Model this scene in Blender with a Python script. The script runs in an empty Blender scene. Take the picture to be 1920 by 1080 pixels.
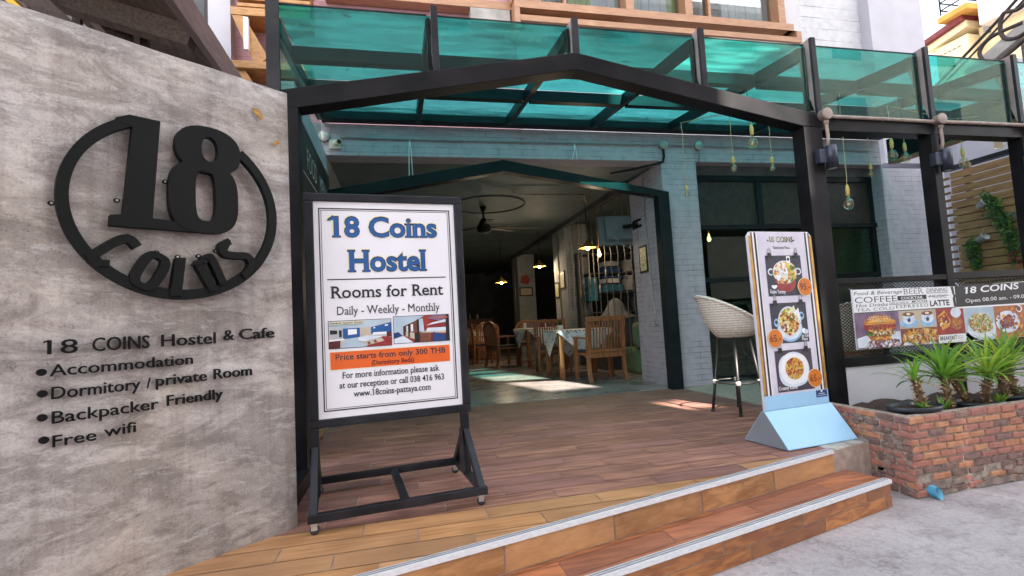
import bpy, bmesh, math, random
from mathutils import Matrix, Vector
random.seed(7)
R_ = math.radians
scene = bpy.context.scene
COL = scene.collection

# ------------------------------------------------------------------ camera, sky, sun, exposure
yaw, pit, rol = 0.221115, 0.0694636, -0.0556167
fw = Vector((math.sin(yaw)*math.cos(pit), math.cos(yaw)*math.cos(pit), math.sin(pit)))
rt = fw.cross(Vector((0, 0, 1))).normalized(); up = rt.cross(fw)
r2 = rt*math.cos(rol)+up*math.sin(rol); u2 = -rt*math.sin(rol)+up*math.cos(rol)
cam_d = bpy.data.cameras.new('camera'); cam = bpy.data.objects.new('camera', cam_d); COL.objects.link(cam)
cam.matrix_world = Matrix(((r2.x, u2.x, -fw.x, 0), (r2.y, u2.y, -fw.y, 0), (r2.z, u2.z, -fw.z, 0.95), (0, 0, 0, 1)))
cam_d.sensor_width = 36.0; cam_d.lens = 936.34/1920*36; cam_d.clip_start = 0.05; cam_d.clip_end = 1500
scene.camera = cam

SUN_EL, SUN_AZ = R_(30), R_(167)      # azimuth of the sun clockwise from +Y: in front of the house, slightly right
world = bpy.data.worlds.new('World'); scene.world = world; world.use_nodes = True
wn = world.node_tree.nodes; wl = world.node_tree.links
sky = wn.new('ShaderNodeTexSky'); sky.sky_type = 'NISHITA'; sky.sun_disc = False
sky.sun_elevation = SUN_EL; sky.sun_rotation = SUN_AZ
sky.dust_density = 2.0; sky.ozone_density = 0.6; sky.air_density = 1.0
hs = wn.new('ShaderNodeHueSaturation'); hs.inputs['Saturation'].default_value = 0.36
wl.new(sky.outputs[0], hs.inputs['Color']); wl.new(hs.outputs[0], wn['Background'].inputs[0])
wn['Background'].inputs[1].default_value = 0.15
sun_d = bpy.data.lights.new('sun', 'SUN'); sun_d.energy = 5.0; sun_d.angle = R_(0.5); sun_d.color = (1.0, 0.93, 0.82)
sun = bpy.data.objects.new('sun', sun_d); COL.objects.link(sun)
sdir = Vector((math.sin(SUN_AZ)*math.cos(SUN_EL), math.cos(SUN_AZ)*math.cos(SUN_EL), math.sin(SUN_EL)))
sun.rotation_euler = sdir.to_track_quat('Z', 'Y').to_euler()
vs = scene.view_settings; vs.view_transform = 'Standard'; vs.look = 'None'; vs.exposure = 2.55; vs.gamma = 1.0
cy = scene.cycles
cy.max_bounces = 8; cy.diffuse_bounces = 4; cy.glossy_bounces = 3; cy.transparent_max_bounces = 24; cy.transmission_bounces = 4
cy.caustics_reflective = False; cy.caustics_refractive = False; cy.sample_clamp_indirect = 6.0
try: cy.use_denoising = True
except Exception: pass

# ------------------------------------------------------------------ materials
MATS = {}
def nmat(name):
    m = bpy.data.materials.new(name); m.use_nodes = True
    return m, m.node_tree.nodes, m.node_tree.links, m.node_tree.nodes['Principled BSDF']
def c4(c): return (c[0], c[1], c[2], 1.0)
def coords(n, l, scale=(1, 1, 1)):
    tc = n.new('ShaderNodeTexCoord'); mp = n.new('ShaderNodeMapping'); mp.inputs['Scale'].default_value = scale
    l.new(tc.outputs['Object'], mp.inputs['Vector']); return mp.outputs[0]
def pm(name, c1, c2=None, scale=6.0, rough=0.6, bump=0.0, bscale=None, stretch=(1, 1, 1), metal=0.0, detail=6.0, spec=0.5, lo=0.35, hi=0.65, rvar=0.0):
    if name in MATS: return MATS[name]
    m, n, l, b = nmat(name)
    b.inputs['Roughness'].default_value = rough; b.inputs['Metallic'].default_value = metal
    b.inputs['Specular IOR Level'].default_value = spec
    if c2 is None: c2 = tuple(x*0.82 for x in c1)
    v = coords(n, l, stretch)
    nz = n.new('ShaderNodeTexNoise'); nz.inputs['Scale'].default_value = scale; nz.inputs['Detail'].default_value = detail
    l.new(v, nz.inputs['Vector'])
    cr = n.new('ShaderNodeValToRGB'); cr.color_ramp.elements[0].position = lo; cr.color_ramp.elements[1].position = hi
    cr.color_ramp.elements[0].color = c4(c2); cr.color_ramp.elements[1].color = c4(c1)
    l.new(nz.outputs['Fac'], cr.inputs['Fac']); l.new(cr.outputs[0], b.inputs['Base Color'])
    if rvar:
        mr = n.new('ShaderNodeMapRange'); mr.inputs['To Min'].default_value = rough-rvar; mr.inputs['To Max'].default_value = rough+rvar
        l.new(nz.outputs['Fac'], mr.inputs['Value']); l.new(mr.outputs[0], b.inputs['Roughness'])
    if bump:
        nb = n.new('ShaderNodeTexNoise'); nb.inputs['Scale'].default_value = bscale or scale*6; nb.inputs['Detail'].default_value = 5
        l.new(v, nb.inputs['Vector'])
        bp = n.new('ShaderNodeBump'); bp.inputs['Strength'].default_value = bump; bp.inputs['Distance'].default_value = 0.01
        l.new(nb.outputs['Fac'], bp.inputs['Height']); l.new(bp.outputs[0], b.inputs['Normal'])
    MATS[name] = m; return m
def brick_paint(name, c1, c2, line, bw=0.30, bh=0.072, mort=0.004):
    m, n, l, b = nmat(name)
    b.inputs['Roughness'].default_value = 0.8; b.inputs['Specular IOR Level'].default_value = .25
    tc = n.new('ShaderNodeTexCoord'); sx = n.new('ShaderNodeSeparateXYZ'); l.new(tc.outputs['Object'], sx.inputs[0])
    ad = n.new('ShaderNodeMath'); ad.operation = 'ADD'; l.new(sx.outputs[0], ad.inputs[0]); l.new(sx.outputs[1], ad.inputs[1])
    cb = n.new('ShaderNodeCombineXYZ'); l.new(ad.outputs[0], cb.inputs[0]); l.new(sx.outputs[2], cb.inputs[1])
    br = n.new('ShaderNodeTexBrick'); br.inputs['Scale'].default_value = 1.0
    br.inputs['Brick Width'].default_value = bw; br.inputs['Row Height'].default_value = bh
    br.inputs['Mortar Size'].default_value = mort; br.inputs['Mortar Smooth'].default_value = 0.6; br.inputs['Bias'].default_value = 0
    br.inputs['Color1'].default_value = c4(c1); br.inputs['Color2'].default_value = c4(c2); br.inputs['Mortar'].default_value = c4(line)
    nz = n.new('ShaderNodeTexNoise'); nz.inputs['Scale'].default_value = 9; nz.inputs['Detail'].default_value = 8
    l.new(tc.outputs['Object'], nz.inputs['Vector'])
    wv = n.new('ShaderNodeMixRGB'); wv.blend_type = 'ADD'; wv.inputs[0].default_value = 0.006
    l.new(cb.outputs[0], wv.inputs[1]); l.new(nz.outputs['Color'], wv.inputs[2]); l.new(wv.outputs[0], br.inputs['Vector'])
    mx = n.new('ShaderNodeMixRGB'); mx.blend_type = 'MULTIPLY'; mx.inputs[0].default_value = 0.55
    jm = n.new('ShaderNodeMixRGB'); jm.inputs[1].default_value = c4(c1); jr = n.new('ShaderNodeValToRGB'); jr.color_ramp.elements[0].position = .42; jr.color_ramp.elements[0].color = (.12, .12, .12, 1); jr.color_ramp.elements[1].position = .62
    jn = n.new('ShaderNodeTexNoise'); jn.inputs['Scale'].default_value = 3.5; jn.inputs['Detail'].default_value = 6; l.new(tc.outputs['Object'], jn.inputs['Vector'])
    l.new(jn.outputs['Fac'], jr.inputs[0]); l.new(jr.outputs[0], jm.inputs[0]); l.new(br.outputs['Color'], jm.inputs[2])
    l.new(jm.outputs[0], mx.inputs[1])
    cr = n.new('ShaderNodeValToRGB'); cr.color_ramp.elements[0].position = .3; cr.color_ramp.elements[0].color = (.72, .72, .74, 1); cr.color_ramp.elements[1].position = .6
    l.new(nz.outputs['Fac'], cr.inputs[0]); l.new(cr.outputs[0], mx.inputs[2]); l.new(mx.outputs[0], b.inputs['Base Color'])
    # some joints are painted over: break the mortar with noise
    bp = n.new('ShaderNodeBump'); bp.inputs['Strength'].default_value = 0.18; bp.inputs['Distance'].default_value = 0.003; bp.invert = True
    l.new(br.outputs['Fac'], bp.inputs['Height']); l.new(bp.outputs[0], b.inputs['Normal'])
    MATS[name] = m; return m
def emit(name, col, st):
    m, n, l, b = nmat(name); b.inputs['Base Color'].default_value = c4(col)
    b.inputs['Emission Color'].default_value = c4(col); b.inputs['Emission Strength'].default_value = st
    MATS[name] = m; return m
def glass(name, tint, gloss=0.10, rough=0.02, dirt=0.0, dcol=(.7, .8, .75)):
    m, n, l, b = nmat(name); n.remove(b); out = n['Material Output']
    tr = n.new('ShaderNodeBsdfTransparent'); tr.inputs[0].default_value = c4(tint)
    gl = n.new('ShaderNodeBsdfGlossy'); gl.inputs['Roughness'].default_value = rough
    fr = n.new('ShaderNodeLayerWeight'); fr.inputs['Blend'].default_value = 0.25
    ml = n.new('ShaderNodeMath'); ml.operation = 'MULTIPLY_ADD'; ml.inputs[1].default_value = 0.20; ml.inputs[2].default_value = gloss*0.4
    l.new(fr.outputs['Fresnel'], ml.inputs[0])
    mx = n.new('ShaderNodeMixShader'); l.new(ml.outputs[0], mx.inputs[0]); l.new(tr.outputs[0], mx.inputs[1]); l.new(gl.outputs[0], mx.inputs[2])
    last = mx
    if dirt:
        df = n.new('ShaderNodeBsdfTranslucent'); df.inputs[0].default_value = c4(dcol)
        v = coords(n, l, (1.2, 6, 6)); nz = n.new('ShaderNodeTexNoise'); nz.inputs['Scale'].default_value = 2.2; nz.inputs['Detail'].default_value = 7
        l.new(v, nz.inputs['Vector']); mr = n.new('ShaderNodeMapRange'); mr.inputs['From Min'].default_value = .4; mr.inputs['From Max'].default_value = .75
        mr.inputs['To Min'].default_value = dirt*.25; mr.inputs['To Max'].default_value = dirt; l.new(nz.outputs['Fac'], mr.inputs['Value'])
        m2 = n.new('ShaderNodeMixShader'); l.new(mr.outputs[0], m2.inputs[0]); l.new(mx.outputs[0], m2.inputs[1]); l.new(df.outputs[0], m2.inputs[2]); last = m2
    l.new(last.outputs[0], out.inputs['Surface']); MATS[name] = m; return m
def food(name, cols, scale=60.0, rough=0.4):
    m, n, l, b = nmat(name); b.inputs['Roughness'].default_value = rough
    v = coords(n, l); nz = n.new('ShaderNodeTexNoise'); nz.inputs['Scale'].default_value = scale*.6; l.new(v, nz.inputs['Vector'])
    mx = n.new('ShaderNodeMixRGB'); mx.blend_type = 'ADD'; mx.inputs[0].default_value = 0.02; l.new(v, mx.inputs[1]); l.new(nz.outputs['Color'], mx.inputs[2])
    vo = n.new('ShaderNodeTexVoronoi'); vo.inputs['Scale'].default_value = scale; l.new(mx.outputs[0], vo.inputs['Vector'])
    cr = n.new('ShaderNodeValToRGB'); cr.color_ramp.interpolation = 'CONSTANT'
    e = cr.color_ramp.elements; e[0].color = c4(cols[0]); e[1].position = 1/len(cols); e[1].color = c4(cols[1])
    for i in range(2, len(cols)): q = e.new(i/len(cols)); q.color = c4(cols[i])
    sp = n.new('ShaderNodeSeparateColor'); l.new(vo.outputs['Color'], sp.inputs[0]); l.new(sp.outputs[0], cr.inputs[0]); l.new(cr.outputs[0], b.inputs['Base Color'])
    MATS[name] = m; return m
def concrete_wall_mat():
    m, n, l, b = nmat('raw_concrete_render'); b.inputs['Roughness'].default_value = 0.62; b.inputs['Specular IOR Level'].default_value = .35
    tc = n.new('ShaderNodeTexCoord')
    def mapped(rot, sc):
        mp = n.new('ShaderNodeMapping'); mp.inputs['Rotation'].default_value = rot; mp.inputs['Scale'].default_value = sc; l.new(tc.outputs['Object'], mp.inputs[0]); return mp.outputs[0]
    v = tc.outputs['Object']; w1 = mapped((0, R_(20), 0), (1, 1, 1.9)); w2 = mapped((0, R_(-35), R_(20)), (1, 1, 2.4))
    def noise(s, d=8, dist=0.0, st=None, ro=.62):
        z = n.new('ShaderNodeTexNoise'); z.inputs['Scale'].default_value = s; z.inputs['Detail'].default_value = d; z.inputs['Distortion'].default_value = dist
        z.inputs['Roughness'].default_value = ro; l.new(st if st is not None else v, z.inputs['Vector']); return z.outputs['Fac']
    def ramp(f, a, ca, b_, cb_):
        c = n.new('ShaderNodeValToRGB'); c.color_ramp.elements[0].position = a; c.color_ramp.elements[0].color = c4(ca)
        c.color_ramp.elements[1].position = b_; c.color_ramp.elements[1].color = c4(cb_); l.new(f, c.inputs[0]); return c.outputs[0]
    def mix(t, f, a, b_):
        x = n.new('ShaderNodeMixRGB'); x.blend_type = t
        if isinstance(f, float): x.inputs[0].default_value = f
        else: l.new(f, x.inputs[0])
        l.new(a, x.inputs[1]); l.new(b_, x.inputs[2]); return x.outputs[0]
    base = ramp(noise(1.5, 7, .8, w1, .55), .34, (.30, .270, .252), .66, (.525, .482, .455))
    p2 = noise(3.0, 13, .7, w2, .74); p3 = noise(8.5, 12, .5, w1, .74)
    a = mix('MULTIPLY', 1.0, base, ramp(p2, .46, (.74, .725, .715), .535, (1.06, 1.06, 1.06)))
    a = mix('MULTIPLY', 1.0, a, ramp(p3, .45, (.87, .86, .855), .54, (1.03, 1.03, 1.03)))
    a = mix('MULTIPLY', 1.0, a, ramp(noise(2.2, 11, .9, w2, .7), .585, (1, 1, 1), .70, (.66, .63, .61)))
    a = mix('MULTIPLY', .8, a, ramp(noise(1.3, 4, .4), .45, (1.0, .975, .975), .7, (1.10, 1.0, .88)))
    tw = ramp(noise(5.5, 9, .3, mapped((0, R_(28), 0), (.9, .9, 4)), .74), .565, (0, 0, 0), .60, (.30, .30, .30)); pale = n.new('ShaderNodeRGB'); pale.outputs[0].default_value = (.66, .63, .61, 1)
    a = mix('MIX', tw, a, pale.outputs[0])
    tw2 = ramp(noise(4.5, 9, .3, mapped((0, R_(-40), 0), (.9, .9, 4)), .74), .585, (0, 0, 0), .62, (.30, .30, .30)); dark = n.new('ShaderNodeRGB'); dark.outputs[0].default_value = (.22, .20, .19, 1)
    a = mix('MIX', tw2, a, dark.outputs[0])
    pv = n.new('ShaderNodeTexVoronoi'); pv.inputs['Scale'].default_value = 55; l.new(v, pv.inputs['Vector'])
    pit = ramp(pv.outputs['Distance'], .10, (.45, .43, .42), .20, (1, 1, 1)); w0 = n.new('ShaderNodeRGB'); w0.outputs[0].default_value = (1, 1, 1, 1)
    a = mix('MULTIPLY', 1.0, a, mix('MIX', ramp(noise(4, 6), .52, (0, 0, 0), .64, (1, 1, 1)), w0.outputs[0], pit))
    a = mix('MULTIPLY', .7, a, ramp(noise(120, 3, 0), .34, (.70, .69, .68), .5, (1, 1, 1)))
    vo = n.new('ShaderNodeTexVoronoi'); vo.feature = 'DISTANCE_TO_EDGE'; vo.inputs['Scale'].default_value = 3.1
    nz3 = n.new('ShaderNodeTexNoise'); nz3.inputs['Scale'].default_value = 5; nz3.inputs['Detail'].default_value = 10; nz3.inputs['Roughness'].default_value = .7; l.new(v, nz3.inputs['Vector'])
    wp = n.new('ShaderNodeMixRGB'); wp.blend_type = 'ADD'; wp.inputs[0].default_value = .55; l.new(v, wp.inputs[1]); l.new(nz3.outputs['Color'], wp.inputs[2]); l.new(wp.outputs[0], vo.inputs['Vector'])
    crack = ramp(vo.outputs['Distance'], .0, (.30, .28, .28), .012, (1, 1, 1))
    mask = ramp(noise(1.9, 5, .4), .52, (0, 0, 0), .62, (1, 1, 1)); white = n.new('ShaderNodeRGB'); white.outputs[0].default_value = (1, 1, 1, 1)
    a = mix('MULTIPLY', 1.0, a, mix('MIX', mask, white.outputs[0], crack))
    drip = ramp(noise(1.6, 6, 0, mapped((0, 0, 0), (11, 11, .7))), .38, (.66, .62, .60), .50, (1, 1, 1)); a = mix('MULTIPLY', .38, a, drip)
    l.new(a, b.inputs['Base Color'])
    bp = n.new('ShaderNodeBump'); bp.inputs['Strength'].default_value = .30; bp.inputs['Distance'].default_value = .010
    ah = n.new('ShaderNodeMath'); ah.operation = 'ADD'; l.new(p2, ah.inputs[0]); l.new(p3, ah.inputs[1]); l.new(ah.outputs[0], bp.inputs['Height']); l.new(bp.outputs[0], b.inputs['Normal'])
    MATS['concrete'] = m; return m
def wood_tile(name, c1, c2, c3, rough=0.38):
    """ceramic tile printed with wood grain, grain along x; each tile (mesh island) gets its own tone"""
    m, n, l, b = nmat(name); b.inputs['Roughness'].default_value = rough
    tc = n.new('ShaderNodeTexCoord'); ge = n.new('ShaderNodeNewGeometry')
    mp = n.new('ShaderNodeMapping'); mp.inputs['Scale'].default_value = (1.3, 16, 16); l.new(tc.outputs['Object'], mp.inputs[0])
    ad = n.new('ShaderNodeVectorMath'); ad.operation = 'ADD'; sc = n.new('ShaderNodeMath'); sc.operation = 'MULTIPLY'; sc.inputs[1].default_value = 37
    l.new(ge.outputs['Random Per Island'], sc.inputs[0]); l.new(mp.outputs[0], ad.inputs[0]); l.new(sc.outputs[0], ad.inputs[1])
    nz = n.new('ShaderNodeTexNoise'); nz.inputs['Scale'].default_value = 2.2; nz.inputs['Detail'].default_value = 9; nz.inputs['Distortion'].default_value = .6; l.new(ad.outputs[0], nz.inputs['Vector'])
    cr = n.new('ShaderNodeValToRGB'); e = cr.color_ramp.elements; e[0].position = .38; e[0].color = c4(c2); e[1].position = .62; e[1].color = c4(c1)
    l.new(nz.outputs['Fac'], cr.inputs[0])
    mx = n.new('ShaderNodeMixRGB'); mx.inputs[2].default_value = c4(c3); l.new(cr.outputs[0], mx.inputs[1])
    mr = n.new('ShaderNodeMapRange'); mr.inputs['To Max'].default_value = .75; l.new(ge.outputs['Random Per Island'], mr.inputs[0]); l.new(mr.outputs[0], mx.inputs[0])
    n2 = n.new('ShaderNodeTexNoise'); n2.inputs['Scale'].default_value = 3.0; n2.inputs['Detail'].default_value = 6; l.new(tc.outputs['Object'], n2.inputs['Vector'])
    dr = n.new('ShaderNodeValToRGB'); dr.color_ramp.elements[0].position = .35; dr.color_ramp.elements[0].color = (.74, .72, .72, 1); dr.color_ramp.elements[1].position = .6; l.new(n2.outputs['Fac'], dr.inputs[0])
    m2 = n.new('ShaderNodeMixRGB'); m2.blend_type = 'MULTIPLY'; m2.inputs[0].default_value = .8; l.new(mx.outputs[0], m2.inputs[1]); l.new(dr.outputs[0], m2.inputs[2])
    tn = n.new('ShaderNodeMath'); tn.operation = 'MULTIPLY'; tn.inputs[1].default_value = 7.13; l.new(ge.outputs['Random Per Island'], tn.inputs[0])
    fc = n.new('ShaderNodeMath'); fc.operation = 'FRACT'; l.new(tn.outputs[0], fc.inputs[0]); tm = n.new('ShaderNodeMapRange'); tm.inputs['To Min'].default_value = .82; tm.inputs['To Max'].default_value = 1.12; l.new(fc.outputs[0], tm.inputs[0])
    m3 = n.new('ShaderNodeMixRGB'); m3.blend_type = 'MULTIPLY'; m3.inputs[0].default_value = 1; l.new(m2.outputs[0], m3.inputs[1]); l.new(tm.outputs[0], m3.inputs[2])
    l.new(m3.outputs[0], b.inputs['Base Color'])
    r3 = n.new('ShaderNodeMapRange'); r3.inputs['To Min'].default_value = rough-.1; r3.inputs['To Max'].default_value = rough+.2; l.new(n2.outputs['Fac'], r3.inputs[0]); l.new(r3.outputs[0], b.inputs['Roughness'])
    bp = n.new('ShaderNodeBump'); bp.inputs['Strength'].default_value = .25; bp.inputs['Distance'].default_value = .003; l.new(nz.outputs['Fac'], bp.inputs['Height']); l.new(bp.outputs[0], b.inputs['Normal'])
    MATS[name] = m; return m

M = MATS
def street_mat():
    m = pm('street_concrete', (.46, .415, .412), (.365, .325, .322), 2.2, rough=.82, bump=.35, bscale=55, detail=14, lo=.36, hi=.62)
    n, l = m.node_tree.nodes, m.node_tree.links; b = n['Principled BSDF']; old = b.inputs['Base Color'].links[0].from_socket; tc = n.new('ShaderNodeTexCoord')
    def mul(f, a, ca, b_, cb_, amt):
        global_old = mul.s; c = n.new('ShaderNodeValToRGB'); c.color_ramp.elements[0].position = a; c.color_ramp.elements[0].color = c4(ca); c.color_ramp.elements[1].position = b_; c.color_ramp.elements[1].color = c4(cb_); l.new(f, c.inputs[0])
        x = n.new('ShaderNodeMixRGB'); x.blend_type = 'MULTIPLY'; x.inputs[0].default_value = amt; l.new(global_old, x.inputs[1]); l.new(c.outputs[0], x.inputs[2]); mul.s = x.outputs[0]
    mul.s = old
    def nz(s, d, ro=.6):
        z = n.new('ShaderNodeTexNoise'); z.inputs['Scale'].default_value = s; z.inputs['Detail'].default_value = d; z.inputs['Roughness'].default_value = ro; l.new(tc.outputs['Object'], z.inputs['Vector']); return z
    mul(nz(140, 3).outputs['Fac'], .33, (.62, .60, .59), .48, (1, 1, 1), .7); mul(nz(28, 8, .75).outputs['Fac'], .36, (.84, .83, .83), .56, (1.04, 1.04, 1.04), 1.0); mul(nz(7, 8, .7).outputs['Fac'], .36, (.78, .76, .76), .5, (1, 1, 1), .9)
    w = nz(4, 9, .7); mx = n.new('ShaderNodeMixRGB'); mx.blend_type = 'ADD'; mx.inputs[0].default_value = .5; l.new(tc.outputs['Object'], mx.inputs[1]); l.new(w.outputs['Color'], mx.inputs[2])
    vo = n.new('ShaderNodeTexVoronoi'); vo.feature = 'DISTANCE_TO_EDGE'; vo.inputs['Scale'].default_value = .9; l.new(mx.outputs[0], vo.inputs['Vector']); mul(vo.outputs['Distance'], .0, (.42, .40, .40), .006, (1, 1, 1), .75)
    l.new(mul.s, b.inputs['Base Color'])
street_mat()
pm('black_paint', (.017, .0155, .017), (.006, .006, .0075), 2.5, detail=12, rough=.36, bump=.04, bscale=40, rvar=.06, spec=.13)
pm('teal_black', (.013, .019, .022), (.009, .014, .016), 5, rough=.38, rvar=.1, spec=.14)
pm('matte_black', (.0055, .0052, .0050), (.0035, .0035, .0034), 8, rough=.55, bump=.05, spec=.16)
pm('dark_steel', (.022, .022, .027), (.007, .0075, .010), 4, detail=12, rough=.42, bump=.06, bscale=50, rvar=.12, spec=.28)
concrete_wall_mat()
pm('pale_concrete', (.44, .42, .40), (.30, .28, .26), 5, rough=.8, bump=.3)
pm('rough_mortar', (.50, .47, .42), (.24, .21, .18), 11, rough=.9, bump=.5, bscale=60)
pm('white_wall', (.56, .55, .575), (.50, .49, .52), 3, rough=.7, bump=.05)
pm('white_trim', (.80, .79, .78), (.70, .69, .68), 6, rough=.6)
pm('lilac_white', (.46, .45, .50), (.42, .41, .46), 3, rough=.7)
pm('pink_paint', (.60, .36, .40), (.50, .29, .33), 4, rough=.65)
pm('pink_dark', (.30, .14, .17), (.22, .10, .13), 4, rough=.65)
pm('brown_frame', (.43, .23, .125), (.34, .17, .09), 5, rough=.5, stretch=(1, 6, 6))
pm('ochre_wood', (.48, .25, .09), (.34, .16, .05), 5, rough=.55, stretch=(2, 2, 8))
pm('old_timber', (.12, .082, .064), (.05, .036, .03), 7, rough=.7, bump=.25, stretch=(6, 1, 6))
pm('barn_brown', (.13, .088, .078), (.085, .058, .052), 6, rough=.65, bump=.2, stretch=(6, 1, 6))
brick_paint('blue_brick', (.46, .42, .47), (.43, .39, .44), (.12, .11, .135))
brick_paint('lilac_brick', (.47, .48, .55), (.43, .44, .51), (.20, .20, .25))
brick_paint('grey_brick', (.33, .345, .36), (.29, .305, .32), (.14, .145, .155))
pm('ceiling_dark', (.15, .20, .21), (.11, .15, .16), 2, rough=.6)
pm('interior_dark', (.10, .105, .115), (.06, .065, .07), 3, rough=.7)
pm('polished_concrete', (.37, .325, .31), (.25, .22, .21), 2.2, rough=.28, detail=10, rvar=.1)
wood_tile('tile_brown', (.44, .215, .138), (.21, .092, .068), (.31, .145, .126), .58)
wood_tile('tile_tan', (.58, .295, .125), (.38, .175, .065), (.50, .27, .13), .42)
wood_tile('tile_rust', (.54, .195, .070), (.27, .088, .034), (.33, .135, .095), .42)
wood_tile('tile_orange', (.52, .205, .055), (.27, .092, .026), (.30, .115, .060), .42)
pm('grout', (.46, .36, .30), (.34, .26, .21), 20, rough=.85)
pm('alu', (.76, .75, .755), (.64, .63, .64), 14, rough=.34, metal=.15, stretch=(1, 8, 8))
pm('alu_grey', (.33, .33, .35), (.27, .27, .29), 14, rough=.5, metal=.3)
pm('galv', (.50, .46, .42), (.34, .31, .29), 18, rough=.42, metal=.5)
pm('conduit_tan', (.36, .285, .24), (.25, .19, .16), 15, rough=.5, metal=0)
pm('conduit_grey', (.30, .35, .37), (.20, .25, .27), 15, rough=.5, metal=.3)
pm('brass', (.95, .60, .20), (.78, .46, .13), 30, rough=.35)
pm('gold_edge', (.55, .36, .10), (.36, .21, .05), 12, rough=.4, metal=.4)
pm('cord', (.85, .60, .38), (.50, .34, .20), 80, rough=.8)
glass('roof_glass', (.27, .71, .70), .08, .03, dirt=.22, dcol=(.34, .76, .74))
glass('front_glass', (.76, .93, .88), .04, .02, dirt=.05, dcol=(.45, .85, .8))
glass('side_glass', (.80, .92, .88), .16, .02)
glass('window_glass', (.42, .62, .56), .06, .01)
glass('bulb_glass', (.93, .88, .70), .35, .02)
glass('clear_pane', (.75, .80, .80), .25, .02)
emit('filament', (1.0, .52, .15), 9.0)
emit('filament_dim', (1.0, .55, .20), 2.2)
pm('teak', (.36, .15, .055), (.19, .072, .026), 5, rough=.45, bump=.15, stretch=(8, 8, 1))
pm('teak_dark', (.26, .11, .05), (.15, .062, .03), 5, rough=.5, stretch=(8, 8, 1))
pm('cushion', (.035, .032, .050), (.022, .020, .032), 10, rough=.85)
food('tablecloth_print', [(.80, .80, .82)]*9+[(.32, .38, .44), (.70, .74, .78), (.45, .52, .58)], 26, .75)
pm('lb_blue', (.36, .60, .80), (.31, .55, .76), 2.0, rough=.35)
pm('lb_grey', (.235, .255, .29), (.20, .22, .25), 2.5, rough=.4)
pm('poster_white', (.76, .735, .775), (.73, .705, .745), 3, rough=.42)
pm('poster_lilac', (.66, .625, .705), (.56, .52, .61), 7, rough=.4)
pm('print_black', (.012, .012, .014), (.010, .010, .012), 8, rough=.45)
pm('print_white', (.80, .80, .82), (.76, .76, .78), 8, rough=.45)
pm('print_blue', (.014, .092, .29), (.011, .078, .25), 8, rough=.45)
pm('print_navy', (.018, .045, .17), (.015, .04, .15), 8, rough=.45)
pm('print_cream', (.74, .69, .50), (.70, .65, .46), 8, rough=.45)
pm('print_orange', (.72, .115, .012), (.66, .10, .010), 6, rough=.45)
pm('print_amber', (.62, .17, .012), (.56, .145, .010), 6, rough=.45)
pm('print_maroon', (.10, .008, .012), (.07, .006, .008), 9, rough=.45)
pm('print_yellow', (.62, .50, .16), (.56, .44, .12), 9, rough=.45)
pm('photo_slate', (.036, .034, .052), (.022, .021, .034), 5, rough=.45, lo=.3, hi=.7)
pm('photo_plum', (.075, .050, .075), (.038, .026, .042), 5, rough=.45, lo=.3, hi=.7)
pm('photo_sky', (.46, .55, .62), (.34, .44, .53), 6, rough=.45)
pm('photo_grey', (.55, .55, .56), (.40, .41, .43), 6, rough=.45)
pm('photo_beige', (.55, .46, .36), (.45, .37, .28), 6, rough=.45)
pm('photo_brown', (.24, .08, .045), (.14, .045, .028), 14, rough=.45)
pm('photo_red', (.36, .035, .030), (.20, .018, .018), 16, rough=.45)
pm('photo_bun', (.46, .17, .05), (.28, .085, .03), 30, rough=.45)
pm('photo_cheese', (.75, .38, .06), (.60, .26, .04), 16, rough=.45)
pm('photo_plate', (.70, .74, .80), (.52, .58, .68), 12, rough=.4)
pm('photo_blueplate', (.30, .50, .74), (.20, .38, .60), 16, rough=.4)
pm('photo_violet', (.22, .14, .24), (.12, .07, .13), 9, rough=.45)
food('food_soup', [(.75, .30, .05), (.80, .72, .50), (.62, .60, .08), (.85, .80, .68), (.55, .10, .03), (.70, .45, .10)], 42)
food('food_mix', [(.45, .08, .03), (.70, .35, .06), (.75, .62, .12), (.30, .05, .03), (.25, .30, .06), (.70, .60, .45)], 55)
food('food_curry', [(.75, .36, .03), (.70, .26, .02), (.80, .50, .06), (.50, .12, .02), (.60, .40, .05)], 60)
food('food_salad', [(.62, .62, .34), (.75, .72, .55), (.40, .45, .14), (.45, .28, .10), (.66, .60, .42), (.30, .33, .08)], 60)
food('food_fries', [(.70, .42, .12), (.58, .30, .07), (.78, .56, .24), (.40, .17, .05)], 40)
food('food_pile', [(.10, .05, .07), (.34, .14, .20), (.55, .44, .50), (.18, .05, .06), (.05, .03, .04)], 40)
food('menu_photo', [(.05, .06, .02), (.50, .20, .05), (.20, .26, .04), (.55, .40, .20), (.10, .04, .02), (.60, .55, .45)], 22)
def leafmat(name, c1, c2, tr, f=.4):
    m = pm(name, c1, c2, 8, rough=.38); n, l = m.node_tree.nodes, m.node_tree.links; b = n['Principled BSDF']; t = n.new('ShaderNodeBsdfTranslucent'); t.inputs[0].default_value = c4(tr)
    mx = n.new('ShaderNodeMixShader'); mx.inputs[0].default_value = f; l.new(b.outputs[0], mx.inputs[1]); l.new(t.outputs[0], mx.inputs[2]); l.new(mx.outputs[0], n['Material Output'].inputs[0])
leafmat('leaf_green', (.15, .33, .045), (.075, .20, .025), (.25, .48, .05))
leafmat('leaf_lime', (.40, .52, .07), (.22, .38, .04), (.55, .65, .08))
leafmat('leaf_dark', (.045, .115, .030), (.020, .060, .016), (.06, .15, .03), .25)
pm('leaf_dry', (.55, .40, .22), (.36, .22, .10), 12, rough=.7)
pm('trunk_brown', (.20, .115, .060), (.085, .048, .026), 22, rough=.85, bump=.4)
pm('soil', (.060, .036, .024), (.024, .015, .011), 30, rough=.95, bump=.8, bscale=120)
pm('pot_plastic', (.030, .036, .050), (.018, .022, .032), 6, rough=.4)
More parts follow.
